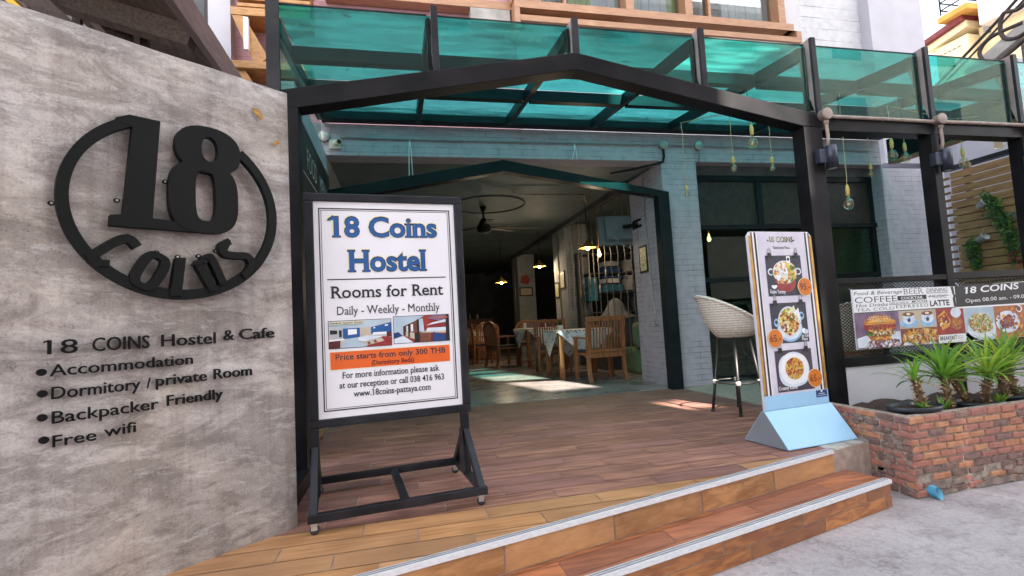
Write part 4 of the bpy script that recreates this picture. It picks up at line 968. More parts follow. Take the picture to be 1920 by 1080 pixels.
for s_ in (-1, 1): disc2(LP, LF, s_*.118, .865+.02*s_, .026, .030, h+.0011, J['photo_blueplate'], 18); disc2(LP, LF, s_*.122, .868+.02*s_, .013, .014, h+.0013, J['photo_slate'], 12)
disc2(LP, LF, .0, .850, .105, .108, h+.0015, J['photo_plate']); disc2(LP, LF, .0, .850, .095, .098, h+.0018, J['food_mix']); disc2(LP, LF, .008, .872, .024, .020, h+.0021, J['photo_cheese'], 16)
poly2(LP, LF, [(-.02, .905), (.055, .965), (.098, .820)], h+.0024, J['print_cream']); poly2(LP, LF, [(.04, .905), (.095, .945), (.112, .835)], h+.0027, J['print_white'])
disc2(LP, LF, .128, .775, .018, .020, h+.0008, 1, 14); disc2(LP, LF, .152, .768, .018, .018, h+.0010, J['photo_plate'], 14)
lettering(LP, LF, 'Joy Yum', .100, .728, .068, .026, h=h+.0010, m=1, bold=.012); lettering(LP, LF, 'Kata', .105, .706, .052, .020, h=h+.0010, m=1, bold=.012)
card(-.168, .176, .352, .645, 'photo_plum', (-.118, .127))
disc2(LP, LF, .0, .505, .142, .125, h+.0006, J['photo_plate']); poly2(LP, LF, sup(-.005, .500, .140, .118, 2.8), h+.0008, J['photo_plate']); poly2(LP, LF, sup(.005, .508, .125, .108, 2.8), h+.0010, 1)
disc2(LP, LF, .002, .512, .086, .078, h+.0014, J['food_curry']); disc2(LP, LF, .02, .535, .05, .042, h+.0017, J['food_curry'], 14)
lettering(LP, LF, 'Creamy Kunda', -.160, .368, .172, .026, h=h+.0010, m=1, bold=.012, shear=.15)
def sticker(u, v, txt):
    m_ = MB(); disc2(m_, LF, u, v, .069, .067, h+.003, 0, 32, d=.002); disc2(m_, LF, u, v, .066, .064, h+.0052, 1, 32)
    lettering(m_, LF, txt, u, v-.022, .098, .050, h=h+.0058, m=2, bold=.008, align='C'); m_.build('price_sticker', ['print_cream', 'print_amber', 'print_maroon'], MS)
sticker(.180, 1.095, '95.-'); sticker(-.150, .735, '65.-'); sticker(.183, .428, '65.-')
rect2(LP, LF, .180, .288, .285, .335, h+.0006, J['print_navy']); disc2(LP, LF, .235, .328, .009, .008, h+.0009, 1, 10)
rect2(LP, LF, .205, .263, .308, .313, h+.0009, J['photo_plate']); rect2(LP, LF, .192, .277, .296, .2995, h+.0009, J['photo_plate'])
LP.build('menu_print', LM, MS)

# ================================================================== BAR STOOLS
def shell(c, rb, z0, hb, hf, facing, name_m, parent, n=40, rows=9, lean=.17):
    """woven bucket: high back, low front; facing = direction of the open front"""
    m_ = MB(); vs_ = []
    for side in (0, 1):
        for j in range(rows+1):
            t = j/rows
            for k in range(n):
                th = 2*math.pi*k/n; w_ = (1-math.cos(th))/2; w_ = w_**1.15
                rim = hf+(hb-hf)*w_; z = z0+rim*t**1.15
                r = rb*(.80+.20*min(1, t*3))+(.10+lean*w_)*t*(1-.25*t)
                if side: r -= .010; z += .004
                vs_.append((c[0]+r*math.cos(th+facing), c[1]+r*math.sin(th+facing), z))
    N = (rows+1)*n
    for s_ in (0, 1):
        for j in range(rows):
            for k in range(n): a = s_*N+j*n+k; b = s_*N+j*n+(k+1) % n; m_.f.append((a, b, b+n, a+n)); m_.m.append(0); m_.smooth.add(len(m_.f)-1)
    for k in range(n): m_.f.append((rows*n+k, rows*n+(k+1) % n, N+rows*n+(k+1) % n, N+rows*n+k)); m_.m.append(0)
    m_.f.append(tuple(range(n))); m_.m.append(0); m_.f.append(tuple(N+k for k in range(n))); m_.m.append(0)
    m_.v = [tuple(v) for v in vs_]; m_.build('seat_shell', name_m, parent)
    m_ = MB(); rim = [Vector(vs_[rows*n+k]) for k in range(n)]; rim.append(rim[0]); m_.tube(rim, .015, 8, cap=False); m_.build('rim', name_m, parent)
def weave(name):
    m = M[name]; n, l = m.node_tree.nodes, m.node_tree.links; b = n['Principled BSDF']
    tc = n.new('ShaderNodeTexCoord'); sp = n.new('ShaderNodeSeparateXYZ'); l.new(tc.outputs['Object'], sp.inputs[0])
    at = n.new('ShaderNodeMath'); at.operation = 'ARCTAN2'; l.new(sp.outputs[1], at.inputs[0]); l.new(sp.outputs[0], at.inputs[1])
    cb = n.new('ShaderNodeCombineXYZ'); l.new(at.outputs[0], cb.inputs[0]); l.new(sp.outputs[2], cb.inputs[1])
    br = n.new('ShaderNodeTexBrick'); br.inputs['Scale'].default_value = 1; br.inputs['Brick Width'].default_value = .13; br.inputs['Row Height'].default_value = .022; br.inputs['Mortar Size'].default_value = .0035; br.inputs['Mortar Smooth'].default_value = 1
    l.new(cb.outputs[0], br.inputs['Vector'])
    old = b.inputs['Base Color'].links[0].from_socket
    mx = n.new('ShaderNodeMixRGB'); mx.blend_type = 'MULTIPLY'; l.new(br.outputs['Fac'], mx.inputs[0]); l.new(old, mx.inputs[1]); mx.inputs[2].default_value = (.42, .38, .34, 1); l.new(mx.outputs[0], b.inputs['Base Color'])
    bp = n.new('ShaderNodeBump'); bp.inputs['Strength'].default_value = .9; bp.inputs['Distance'].default_value = .006; bp.invert = True; l.new(br.outputs['Fac'], bp.inputs['Height']); l.new(bp.outputs[0], b.inputs['Normal'])
weave('wicker_white'); weave('wicker_green')
def stool(loc, facing, mat_, label):
    t = thing('bar_stool', label, 'bar stool', loc); x, y, z = loc
    shell((x, y), .175, z+.70, .40, .09, facing, mat_, t, lean=.085)
    tops, feet = [], []
    for k in range(4):
        th = R_(45+90*k)+.18; tops.append(Vector((x+.13*math.cos(th), y+.13*math.sin(th), z+.71))); feet.append(Vector((x+.235*math.cos(th), y+.235*math.sin(th), z+.002)))
        m_ = MB(); m_.tube([tops[-1], feet[-1]], .014, 10); m_.lathe([(0, 0), (.018, 0), (.018, .018), (0, .018)], feet[-1], 12); m_.build('leg', 'stool_leg', t)
    m_ = MB(); ring = [feet[k].lerp(tops[k], .40) for k in range(4)]; rr = []
    cx = sum((p.x for p in ring))/4; cy_ = sum((p.y for p in ring))/4; rad = (ring[0]-Vector((cx, cy_, ring[0].z))).length
    for k in range(33): th = 2*math.pi*k/32; rr.append((cx+rad*math.cos(th), cy_+rad*math.sin(th), ring[0].z))
    m_.tube(rr, .009, 8, cap=False); m_.build('foot_ring', 'stool_leg', t)
    for k in range(4):
        m_ = MB(); m_.lathe([(.016, -.018), (.024, -.012), (.026, 0), (.024, .012), (.016, .018)], ring[k], 12); m_.build('binding', 'wicker_white', t)
stool((3.07, 4.20, 0), R_(-14), 'wicker_white', 'white woven bar stool with dark legs beside the menu board')
stool((5.12, 6.75, 0.004), R_(75), 'wicker_green', 'green tinted woven bar stool behind the shop window')

t = thing('tub_chair', 'round pale woven tub chair behind the mesh at the left end of the banner', 'chair', (4.30, 4.04, 0))
shell((4.30, 4.04), .24, .50, .52, .30, R_(100), 'wicker_white', t)
m_ = MB(); m_.lathe([(.0, .0), (.24, .0), (.26, .02), (.20, .499), (0, .499)], (4.30, 4.04, 0), 24); m_.build('base', 'teak', t)
# ================================================================== FOOD BANNER
BN = thing('food_banner', 'long printed food and drinks banner tied to the terrace mesh', 'banner', (4.9, 3.43, .57))
BF = Fr((0, 3.432, 0), (1, 0, 0), (0, 0, 1))
mb = MB(); u0, u1 = 3.652, 6.80
cols = 60
vs_ = []
for k in range(cols+1):
    u = u0+(u1-u0)*k/cols; w_ = .004*math.sin(k*.9)+.003*math.sin(k*2.3)
    for z in (.567, 1.066-.012*(u-u0)/1.14 if u < 4.8 else 1.054+.016*math.sin((u-4.8)*1.5)): vs_.append((u, 3.440-w_*.4, z))
mb.add(vs_, [(2*k, 2*k+2, 2*k+3, 2*k+1) for k in range(cols)], 0); mb.build('sheet', 'print_white', BN)
BP = MB(); BM = ['print_black', 'print_white', 'photo_violet', 'photo_bun', 'photo_cheese', 'photo_red', 'leaf_green', 'photo_plate', 'photo_blueplate', 'photo_brown', 'food_salad', 'food_fries', 'food_pile', 'photo_beige', 'print_cream', 'print_navy', 'food_mix', 'photo_grey', 'photo_sky']
K = {k: i for i, k in enumerate(BM)}; h = .002
rect2(BP, BF, 3.656, 4.805, .872, 1.052, h, 1); BP_b = [(3.656, 4.805)]
for z in (.868, ): rect2(BP, BF, 3.656, 4.83, z, z+.006, h+.0004, 0)
def bt(txt, u, v, w_, cap, m_=0, **k): lettering(BP, BF, txt, u, v, w_, cap, h=h+k.pop('hh', .0008), m=m_, **k)
bt('Food & Beverage', 3.672, 1.018, .50, .032, shear=.2)
bt('BEER', 4.190, 1.006, .205, .050, serif=True, bold=-.012); bt('DINNING', 4.430, 1.014, .235, .034, shear=.25)
rect2(BP, BF, 4.43, 4.665, 1.004, 1.008, h+.0008, 0)
bt('COFFEE', 3.676, .952, .430, .052, serif=True, bold=-.005)
rect2(BP, BF, 4.115, 4.425, .956, .994, h+.0006, 0); bt('COCKTAIL', 4.150, .964, .240, .022, 1, serif=True, hh=.0012, bold=.02)
bt('MUSIC', 4.45, .960, .205, .032, shear=.25, bold=-.012); rect2(BP, BF, 4.44, 4.67, .975, .979, h+.001, 0)
bt('Hot Drinks', 3.680, .918, .330, .028, serif=True, shear=.2); bt('DELICIOUS', 4.025, .928, .20, .018, shear=.2); rect2(BP, BF, 4.02, 4.44, .922, .925, h+.0008, 0); bt('MOCHA', 4.26, .930, .17, .022, shear=.25, bold=.01)
bt('LATTE', 4.455, .893, .215, .050, bold=.03); bt('TEA COLD', 3.682, .883, .39, .026, serif=True, bold=-.01); bt('ESPRESSO', 4.09, .892, .345, .026, serif=True, space=1.3)
# brace and dark panel
poly2(BP, BF, [(4.700, 1.052), (4.730, 1.052), (4.735, .985), (4.755, .970), (4.738, .955), (4.745, .876), (4.715, .876), (4.710, .950), (4.722, .970), (4.712, .990)], h+.0012, 0)
rect2(BP, BF, 4.745, 6.80, .872, 1.062, h+.0004, 0); rect2(BP, BF, 4.74, 6.80, .858, .8715, h+.0006, 1)
bt('18 COINS', 4.86, .985, .63, .058, 1, hh=.0014, shear=.12, bold=.02, tilt=.03); bt('Open 08.00 am. - 09.00 pm.', 4.85, .905, .86, .034, 1, hh=.0014, serif=True, tilt=.02)
# photos
def bp(pts, hh, m_): poly2(BP, BF, pts, h+hh, K[m_])
bp([(3.656, .57), (4.108, .57), (4.108, .866), (3.656, .866)], .0004, 'photo_violet'); bp([(3.66, .58), (4.108, .60), (4.108, .70), (3.80, .69), (3.66, .66)], .0007, 'photo_plate'); bp([(3.72, .572), (4.10, .572), (4.09, .63), (3.95, .655), (3.78, .632)], .001, 'food_pile')
bp([(3.735, .755), (3.745, .80), (3.80, .838), (3.90, .850), (4.00, .835), (4.05, .79), (4.055, .755)], .0014, 'photo_bun'); bp([(3.74, .73), (4.06, .72), (4.065, .76), (3.735, .765)], .0018, 'photo_red'); bp([(3.755, .735), (4.06, .735), (3.99, .705), (3.915, .69), (3.85, .675)], .0021, 'photo_cheese'); bp([(3.76, .675), (4.02, .68), (4.07, .71), (3.90, .70), (3.85, .665), (3.77, .712)], .0024, 'leaf_green'); bp([(3.77, .675), (4.02, .675), (3.99, .640), (3.90, .628), (3.80, .634)], .0019, 'photo_bun')
bp([(4.109, .715), (4.505, .715), (4.505, .866), (4.109, .866)], .0004, 'photo_beige')
for c in (4.21, 4.41):
    disc2(BP, BF, c, .762, .098 if c < 4.3 else .08, .040, h+.0007, K['photo_blueplate'], 22); disc2(BP, BF, c, .800, .066, .050, h+.001, K['photo_plate'], 22); disc2(BP, BF, c, .835, .062, .018, h+.0013, K['photo_brown'], 22); disc2(BP, BF, c, .837, .022, .010, h+.0016, K['print_cream'], 14); disc2(BP, BF, c, .785, .018, .018, h+.0014, K['print_navy'], 14)
bp([(4.109, .57), (4.505, .57), (4.505, .714), (4.109, .714)], .0004, 'photo_brown'); disc2(BP, BF, 4.31, .63, .19, .058, h+.0008, K['food_fries'], 22); bp([(4.16, .64), (4.36, .71), (4.50, .69), (4.46, .60), (4.2, .585)], .0011, 'food_fries'); bp([(4.12, .575), (4.48, .572), (4.46, .59), (4.14, .60)], .0014, 'photo_plate')
bp([(4.506, .64), (4.812, .64), (4.812, .866), (4.506, .866)], .0004, 'photo_red'); bp([(4.52, .80), (4.60, .85), (4.66, .76), (4.64, .71), (4.56, .68)], .0007, 'photo_cheese'); bp([(4.53, .79), (4.61, .83), (4.65, .75), (4.57, .71)], .001, 'photo_red'); disc2(BP, BF, 4.725, .735, .060, .062, h+.0008, K['photo_bun'], 20); disc2(BP, BF, 4.725, .825, .058, .045, h+.0011, K['photo_plate'], 20)
bp([(4.507, .568), (4.94, .568), (4.94, .639), (4.507, .639)], .0004, 'print_white'); bt('BREAKFAST', 4.520, .594, .19, .034, bold=.02, shear=.12, hh=.0009); bt('EGG', 4.72, .598, .06, .028, bold=-.01, hh=.0009); rect2(BP, BF, 4.53, 4.76, .577, .581, h+.0009, K['photo_grey'])
bp([(4.813, .572), (5.158, .572), (5.158, .858), (4.813, .858)], .0004, 'photo_sky'); disc2(BP, BF, 5.0, .670, .165, .09, h+.0012, K['photo_plate'], 26); disc2(BP, BF, 4.99, .725, .135, .085, h+.0015, K['food_salad'], 14); disc2(BP, BF, 5.03, .68, .10, .05, h+.0018, K['food_salad'], 12)
bp([(5.159, .572), (5.72, .572), (5.72, .858), (5.159, .858)], .0004, 'photo_bun'); disc2(BP, BF, 5.31, .715, .140, .098, h+.0008, K['photo_plate'], 24); disc2(BP, BF, 5.30, .715, .085, .05, h+.0011, K['food_pile'], 12, .5); disc2(BP, BF, 5.31, .74, .05, .03, h+.0014, K['photo_red'], 12, .8); disc2(BP, BF, 5.46, .825, .036, .032, h+.0012, K['print_white'], 16); disc2(BP, BF, 5.455, .825, .026, .023, h+.0015, K['photo_brown'], 16)
disc2(BP, BF, 5.62, .76, .085, .08, h+.0010, K['food_mix'], 20); bp([(5.73, .572), (6.79, .572), (6.79, .858), (5.73, .858)], .0004, 'food_mix'); disc2(BP, BF, 6.1, .71, .16, .11, h+.0008, K['food_salad'], 20)
q9 = lambda *n_: [K[x] for x in n_]
for k in range(5): poly2(BP, BF, [(3.75+.004*k+.31*t, .757+.006*k+(.086-.012*k)*math.sin(math.pi*t)**.62) for t in [j/14 for j in range(15)]], h+.00145+.00005*k, K[('photo_bun', 'photo_bun', 'photo_cheese', 'photo_bun', 'photo_cheese')[k]])
speckle(BP, BF, 3.90, .815, .12, .028, 60, .0022, .0042, h+.0019, q9('print_cream'), 21, 1.5)
speckle(BP, BF, 3.90, .742, .15, .012, 60, .006, .014, h+.0026, q9('photo_red', 'photo_red', 'photo_bun', 'photo_brown'), 22, 2.0)
speckle(BP, BF, 3.93, .692, .13, .014, 60, .006, .012, h+.0029, q9('leaf_green', 'photo_red', 'photo_brown', 'food_salad', 'print_cream'), 23, 1.8)
speckle(BP, BF, 3.90, .648, .10, .012, 30, .006, .012, h+.0023, q9('photo_bun', 'photo_cheese'), 24, 2.2)
speckle(BP, BF, 3.92, .602, .15, .024, 90, .006, .013, h+.0014, q9('photo_plate', 'photo_violet', 'food_pile', 'photo_brown', 'print_white'), 25, 1.6)
speckle(BP, BF, 4.31, .64, .18, .055, 120, .005, .009, h+.0017, q9('photo_cheese', 'photo_bun', 'print_cream', 'photo_cheese', 'photo_brown'), 26, 4.5)
speckle(BP, BF, 4.99, .72, .135, .082, 190, .003, .007, h+.0021, q9('food_salad', 'print_cream', 'leaf_green', 'photo_brown', 'print_cream', 'photo_cheese'), 27, 3.4)
speckle(BP, BF, 5.30, .71, .085, .05, 60, .006, .012, h+.0018, q9('photo_red', 'photo_brown', 'photo_bun', 'photo_violet'), 28, 2.0)
speckle(BP, BF, 5.40, .72, .24, .13, 60, .008, .016, h+.0006, q9('photo_bun', 'photo_brown', 'photo_cheese'), 29, 1.6)
speckle(BP, BF, 4.58, .76, .05, .05, 36, .006, .013, h+.0014, q9('photo_red', 'photo_cheese', 'photo_brown', 'print_cream'), 30, 1.8)
speckle(BP, BF, 4.725, .73, .052, .05, 40, .004, .009, h+.0012, q9('photo_cheese', 'photo_bun', 'photo_brown'), 31, 1.6)
for c in (4.21, 4.41): speckle(BP, BF, c, .80, .055, .012, 10, .004, .009, h+.0012, q9('photo_blueplate', 'print_white'), 32, 2)
BP.build('print', BM, BN)
for u, v in ((3.665, 1.045), (4.79, 1.05), (3.672, .585), (5.9, 1.06)):
    m_ = MB(); m_.tube([(u, 3.428, v), (u-.012, 3.43, v+.025), (u+.005, 3.47, v+.03)], .0025, 6); m_.build('tie', 'print_white', BN)

# ================================================================== CONDUITS, LAMPS, BULBS
TX = Matrix.Rotation(R_(90), 3, 'X')
def jbox(c, r, d, par, mt, name='junction_box'):
    m_ = MB(); m_.lathe([(0, 0), (r*.92, 0), (r, .006), (r, d*.7), (r*1.06, d*.72), (r*1.06, d*.95), (r*.98, d), (0, d)], c, 22, 0, TX)
    m_.build(name, mt, par)
CD = thing('conduit', 'tan metal conduit with round junction boxes along the terrace top beam', 'conduit', (5.2, 3.43, 2.55))
m_ = MB(); m_.tube([(3.60, 3.428, 2.552), (3.66, 3.432, 2.547), (4.2, 3.434, 2.545), (4.70, 3.434, 2.541), (5.3, 3.433, 2.546), (6.0, 3.434, 2.544), (7.0, 3.434, 2.546)], .0155, 10); m_.build('pipe', 'conduit_tan', CD)
for x in (3.55, 4.775, 5.87):
    jbox((x, 3.448, 2.552), .046, .07, CD, 'conduit_tan')
    m_ = MB(); m_.tube([(x+.012, 3.42, 2.51), (x+.012, 3.42, 2.46), (x+.018, 3.422, 2.36), (x+.008, 3.425, 2.27)], .0135, 9); m_.tube([(x+.012, 3.42, 2.505), (x+.012, 3.42, 2.475)], .020, 10); m_.build('drop_pipe', 'conduit_tan', CD)
for x in (4.18, 5.28, 6.3):
    m_ = MB(); m_.tube([(x, 3.446, 2.525), (x+.004, 3.415, 2.545), (x+.008, 3.446, 2.566)], .005, 6); m_.build('clip', 'galv', CD)
for x, lab in ((3.50, 'dark metal cylinder wall lamp on the gate post'), (4.72, 'dark metal cylinder wall lamp on the terrace post'), (5.83, 'dark metal cylinder wall lamp on the far right terrace post')):
    t = thing('wall_lamp', lab, 'wall lamp', (x+.03, 3.40, 2.08), 0, 'cylinder lamps on the posts')
    m_ = MB(); m_.box(x-.06, x+.015, 3.39, 3.450, 2.13, 2.245); m_.build('bracket', 'lamp_navy', t, bevel=.006)
    m_ = MB(); m_.lathe([(0, 2.085), (.040, 2.085), (.045, 2.078), (.045, 2.272), (.040, 2.275), (.038, 2.262), (0, 2.262)], (x+.055, 3.395, 0), 24); m_.build('tube_body', 'lamp_navy', t)
    m_ = MB(); m_.lathe([(0, 2.0835), (.038, 2.0835), (.038, 2.0845), (0, 2.0845)], (x+.055, 3.395, 0), 18); m_.build('lens', 'cream_plastic', t)
FC = thing('conduit', 'thin grey conduit with round boxes across the blue lintel', 'conduit', (2, 5.87, 3.18))
m_ = MB(); m_.tube([(-.60, 5.872, 3.181), (.4, 5.872, 3.178), (2.0, 5.872, 3.184), (3.44, 5.872, 3.192), (4.2, 5.872, 3.188), (5.6, 5.872, 3.184), (6.9, 5.872, 3.188)], .010, 8); m_.build('pipe', 'conduit_grey', FC)
for x in (-.775, 3.478, 4.0): jbox((x, 5.892, 3.187), .058, .05, FC, 'galv')
m_ = MB(); m_.tube([(3.47, 5.86, 3.15), (3.475, 5.86, 3.03), (3.45, 5.86, 2.955), (3.30, 5.92, 2.93), (3.10, 6.10, 2.92), (2.9, 6.3, 2.93)], .016, 8); m_.build('bent_pipe', 'teal_black', FC)
m_ = MB(); m_.tube([(4.0, 5.86, 3.14), (4.005, 5.86, 3.05), (3.985, 5.87, 2.965)], .010, 8); m_.build('bent_pipe', 'conduit_grey', FC)
for x, y, z0, z1, lab in ((.178, 5.84, 3.16, 2.66, 'pale plastic strip hanging from the conduit above the left of the door'), (2.225, 5.84, 3.17, 2.95, 'short white tie hanging from the conduit near the middle of the lintel')):
    m_ = MB(); w_ = .012
    for s_ in (-1, 1): m_.tube([(x, y, z0), (x+s_*.012, y-.01, z0-.10), (x+s_*.02, y, z1+.08), (x+s_*.035-.01, y, z1)], .005, 5)
    m_.build('hanging_tie', 'print_white', label=lab, cat='tie')
# cctv
cv = thing('security_camera', 'small cream security camera on a square plate at the left end of the lintel', 'camera', (-.66, 5.86, 3.05))
m_ = MB(); m_.box(-.725, -.595, 5.862, 5.889, 3.045, 3.155); m_.build('plate', 'cream_plastic', cv, bevel=.004)
m_ = MB(); m_.tube([(-.665, 5.865, 3.11), (-.65, 5.82, 3.10), (-.60, 5.72, 3.075)], [.022, .030, .032], 14); m_.build('body', 'cream_plastic', cv)
m_ = MB(); m_.tube([(-.600, 5.7195, 3.0749), (-.597, 5.714, 3.0735)], [.026, .024], 14); m_.build('lens', 'print_black', cv)

bulb_no = [0]
def bulb(x, y, z, ztop, r, label, sway=.0):
    t = thing('hanging_bulb', label, 'light bulb', (x, y, z), 0, 'bulbs hanging under the canopy')
    L = ztop-(z+.13*r/.035); zt = z+.13*r/.035
    m_ = MB(); n = max(10, int(L/.03)); pts = []
    for k in range(n+1): q = k/n; pts.append((x+sway*math.sin(q*2.6)+.004*math.sin(q*17), y+.004*math.cos(q*13), zt+L*q))
    m_.tube(pts, .0042, 6)
    for k in range(n): pass
    m_.build('cord', 'cord', t)
    m_ = MB(); s_ = r/.035
    m_.lathe([(0, .132*s_), (.008, .132*s_), (.014, .122*s_), (.017, .105*s_), (.020, .10*s_), (.020, .085*s_), (.017, .08*s_), (.019, .06*s_), (.015, .055*s_), (0, .055*s_)], (x, y, z), 14); m_.build('socket', 'brass', t)
    m_ = MB(); m_.lathe([(.012, .056*s_), (.014, .046*s_), (r*.72, .028*s_), (r*.97, .008*s_), (r, -.006*s_), (r*.9, -.026*s_), (r*.6, -.040*s_), (r*.2, -.046*s_), (0, -.0465*s_)], (x, y, z), 18); m_.build('glass', 'bulb_glass', t)
    m_ = MB()
    for k in range(5): a = 2*math.pi*k/5; m_.tube([(x+.003*math.cos(a), y+.003*math.sin(a), z+.05*s_), (x+r*.45*math.cos(a), y+r*.45*math.sin(a), z-.002), (x+r*.25*math.cos(a+.5), y+r*.25*math.sin(a+.5), z-.022*s_)], .0013, 4)
    m_.build('filament_wire', 'brass', t)
bulb(3.776, 4.9, 2.570, 3.18, .037, 'small clear bulb on a long cord left of the big globe bulb')
bulb(3.557, 4.3, 2.640, 2.95, .052, 'large clear globe bulb on a short cord under the gate beam')
bulb(4.290, 4.9, 2.585, 3.10, .034, 'small clear bulb beside the right gate post')
bulb(3.409, 5.3, 2.375, 3.25, .028, 'tiny clear bulb hanging lowest in front of the blue pillar')
bulb(4.552, 4.2, 1.985, 2.86, .052, 'clear globe bulb on the longest cord before the right mesh window', .01)
bulb(6.155, 5.3, 2.655, 3.30, .036, 'clear bulb in front of the right end of the lintel')
bulb(5.430, 4.4, 2.585, 3.15, .050, 'brass topped bulb left of the pair beside the corner beam')
bulb(6.118, 4.8, 2.705, 3.20, .050, 'brass topped bulb right of the pair beside the corner beam')
bulb(6.442, 4.4, 2.515, 3.05, .046, 'brass topped bulb just right of the terrace post')
bulb(7.330, 4.6, 2.830, 3.20, .052, 'brass topped bulb farthest right in front of the wooden slats')
m_ = MB()
for pts in ([(3.38, 5.28, 3.243), (3.62, 4.95, 3.20), (3.75, 4.88, 3.205), (4.2, 4.86, 3.215), (4.5, 4.4, 3.05)], [(3.557, 4.3, 2.95), (3.58, 4.35, 3.22)], [(4.552, 4.2, 2.86), (4.6, 4.22, 3.16)], [(4.4, 3.7, 2.80), (5.2, 4.1, 3.10), (6.1, 4.75, 3.19)], [(5.43, 4.4, 3.15), (6.4, 4.45, 3.05), (7.3, 4.6, 3.2)], [(6.155, 5.3, 3.30), (6.2, 5.3, 3.34)]):
    m_.tube(pts, .0045, 6)
m_.build('bulb_wiring', 'cord', label='pale twisted flex linking the bulbs under the canopy', cat='cable')

# ================================================================== BRICK PLANTER
PL = thing('brick_planter', 'low red brick planter with broken mortar in front of the white wall', 'planter', (4.9, 2.9, -.30))
PX0, PY0, PX1, PYB = 3.124, 2.612, 7.2, 3.468
kx = .033
def fy(x): return PY0+(x-PX0)*kx
mb = MB()
mb.prism([(PX0+.012, fy(PX0)+.012, -.299), (PX1, fy(PX1)+.012, -.299), (PX1, fy(PX1)+.10, -.299), (PX0+.10, fy(PX0)+.10, -.299), (PX0+.10, PYB, -.299), (PX0+.012, PYB, -.299)], (0, 0, .499), 0)
rows = 11; rh = .0454
rnd = random.Random(3)
def jb(p, q, nrm, z0, z1, dep, mi):
    """one brick between p and q on the wall line, slightly crooked, with rounded arrises"""
    p, q, nrm = Vector(p), Vector(q), Vector(nrm); d = (q-p).normalized()
    j = lambda s_: rnd.uniform(-s_, s_)
    o = []
    c = .006
    prof = [(0, 0, -dep), (0, 0, c), (0, c, 0), (0, 1, 0)]
    f0 = p+nrm*j(.003); f1 = q+nrm*j(.003); zz = [z0+j(.003), z1+j(.003)]
    a = [f0-nrm*dep, f1-nrm*dep]
    vs_ = []
    for (b0, b1, ins) in ((a[0], a[1], 0), (f0-nrm*c, f1-nrm*c, 0), (f0, f1, c)):
        e0, e1 = b0+d*ins, b1-d*ins
        vs_ += [(e0.x, e0.y, zz[0]+ins+j(.001)), (e1.x, e1.y, zz[0]+ins+j(.001)), (e1.x, e1.y, zz[1]-ins+j(.001)), (e0.x, e0.y, zz[1]-ins+j(.001))]
    fs = [(8, 9, 10, 11)]
    for k in (0, 4):
        for i in range(4): fs.append((k+i, k+(i+1) % 4, k+4+(i+1) % 4, k+4+i))
    mb.add(vs_, fs, mi)
bl = .138
for r in range(rows):
    z0 = -.290+r*rh; z1 = z0+rh-.0095
    if r == rows-1: z1 = .2005+.004
    x = PX0-(bl*.5 if r % 2 else 0)
    while x < PX1:
        a, b = max(x, PX0)+.005, min(x+bl*rnd.uniform(.86, 1.06), PX1)
        x = b+.012
        if b-a < .03: continue
        u = rnd.random(); low = r < 4
        mi = 1+(3 if u < .13 else 2 if u < .30 else 1 if u < .55 else 4 if u < .78 else 0)
        if low and rnd.random() < .30-.07*r+.05*max(0, (a-4)): continue           # bricks lost under dirty mortar
        if low and rnd.random() < .4: mi = 4
        mb_dep = .03; jb((a, fy(a), 0), (b, fy(b), 0), (kx, -1, 0), z0, z1, mb_dep, mi)
    y = PY0-(.06 if r % 2 else 0)
    while y < PYB:
        a, b = max(y, PY0)+.004, min(y+bl*rnd.uniform(.7, 1.05), PYB); y = b+.012
        if b-a < .03: continue
        u = rnd.random(); mi = 1+(3 if u < .5 else 2 if u < .78 else 1 if u < .9 else 0)
        jb((PX0, b, 0), (PX0, a, 0), (-1, 0, 0), z0, z1, .02, mi)
# mortar smears and skirt
for i in range(44):
    x = rnd.uniform(PX0+.05, 6.2); z = -.29+abs(rnd.gauss(0, .055)); rr = rnd.uniform(.02, .05); y = fy(x)+.0005
    pts = [(x+rr*rnd.uniform(.7, 1.3)*1.6*math.cos(t), y-.003, max(-.297, z+rr*.6*rnd.uniform(.6, 1.2)*math.sin(t))) for t in [k*math.pi/5 for k in range(10)]]
    mb.prism([(a, b-rnd.uniform(0, .002), c) for a, b, c in pts], (0, .008, 0), 6)
for i in range(46):
    y = rnd.uniform(PY0+.03, PYB); z = rnd.uniform(-.25, .16); rr = rnd.uniform(.006, .018)
    pts = [(PX0-.005, y+rr*1.8*rnd.uniform(.6, 1.3)*math.cos(t), z+rr*rnd.uniform(.6, 1.3)*math.sin(t)) for t in [k*math.pi/4 for k in range(8)]]
    mb.prism(pts, (.008, 0, 0), 6)
mb.build('wall', ['mortar', 'brick_0', 'brick_1', 'brick_2', 'brick_3', 'brick_4', 'dirt_mortar'], PL)
mb = MB()
gx, gy = 60, 12; vs_ = []
for j in range(gy+1):
    for i in range(gx+1):
        x = PX0+.09+(PX1-PX0-.1)*i/gx; y0 = fy(x)+.095; y = y0+(PYB-.002-y0)*j/gy
        vs_.append((x, y, .128+.018*math.sin(x*9+y*5)+.012*math.sin(x*23)*math.cos(y*31)+rnd.uniform(-.006, .006)))
mb.add(vs_, [(j*(gx+1)+i, j*(gx+1)+i+1, (j+1)*(gx+1)+i+1, (j+1)*(gx+1)+i) for j in range(gy) for i in range(gx)], 0, True)
mb.build('soil_bed', 'soil', PL)
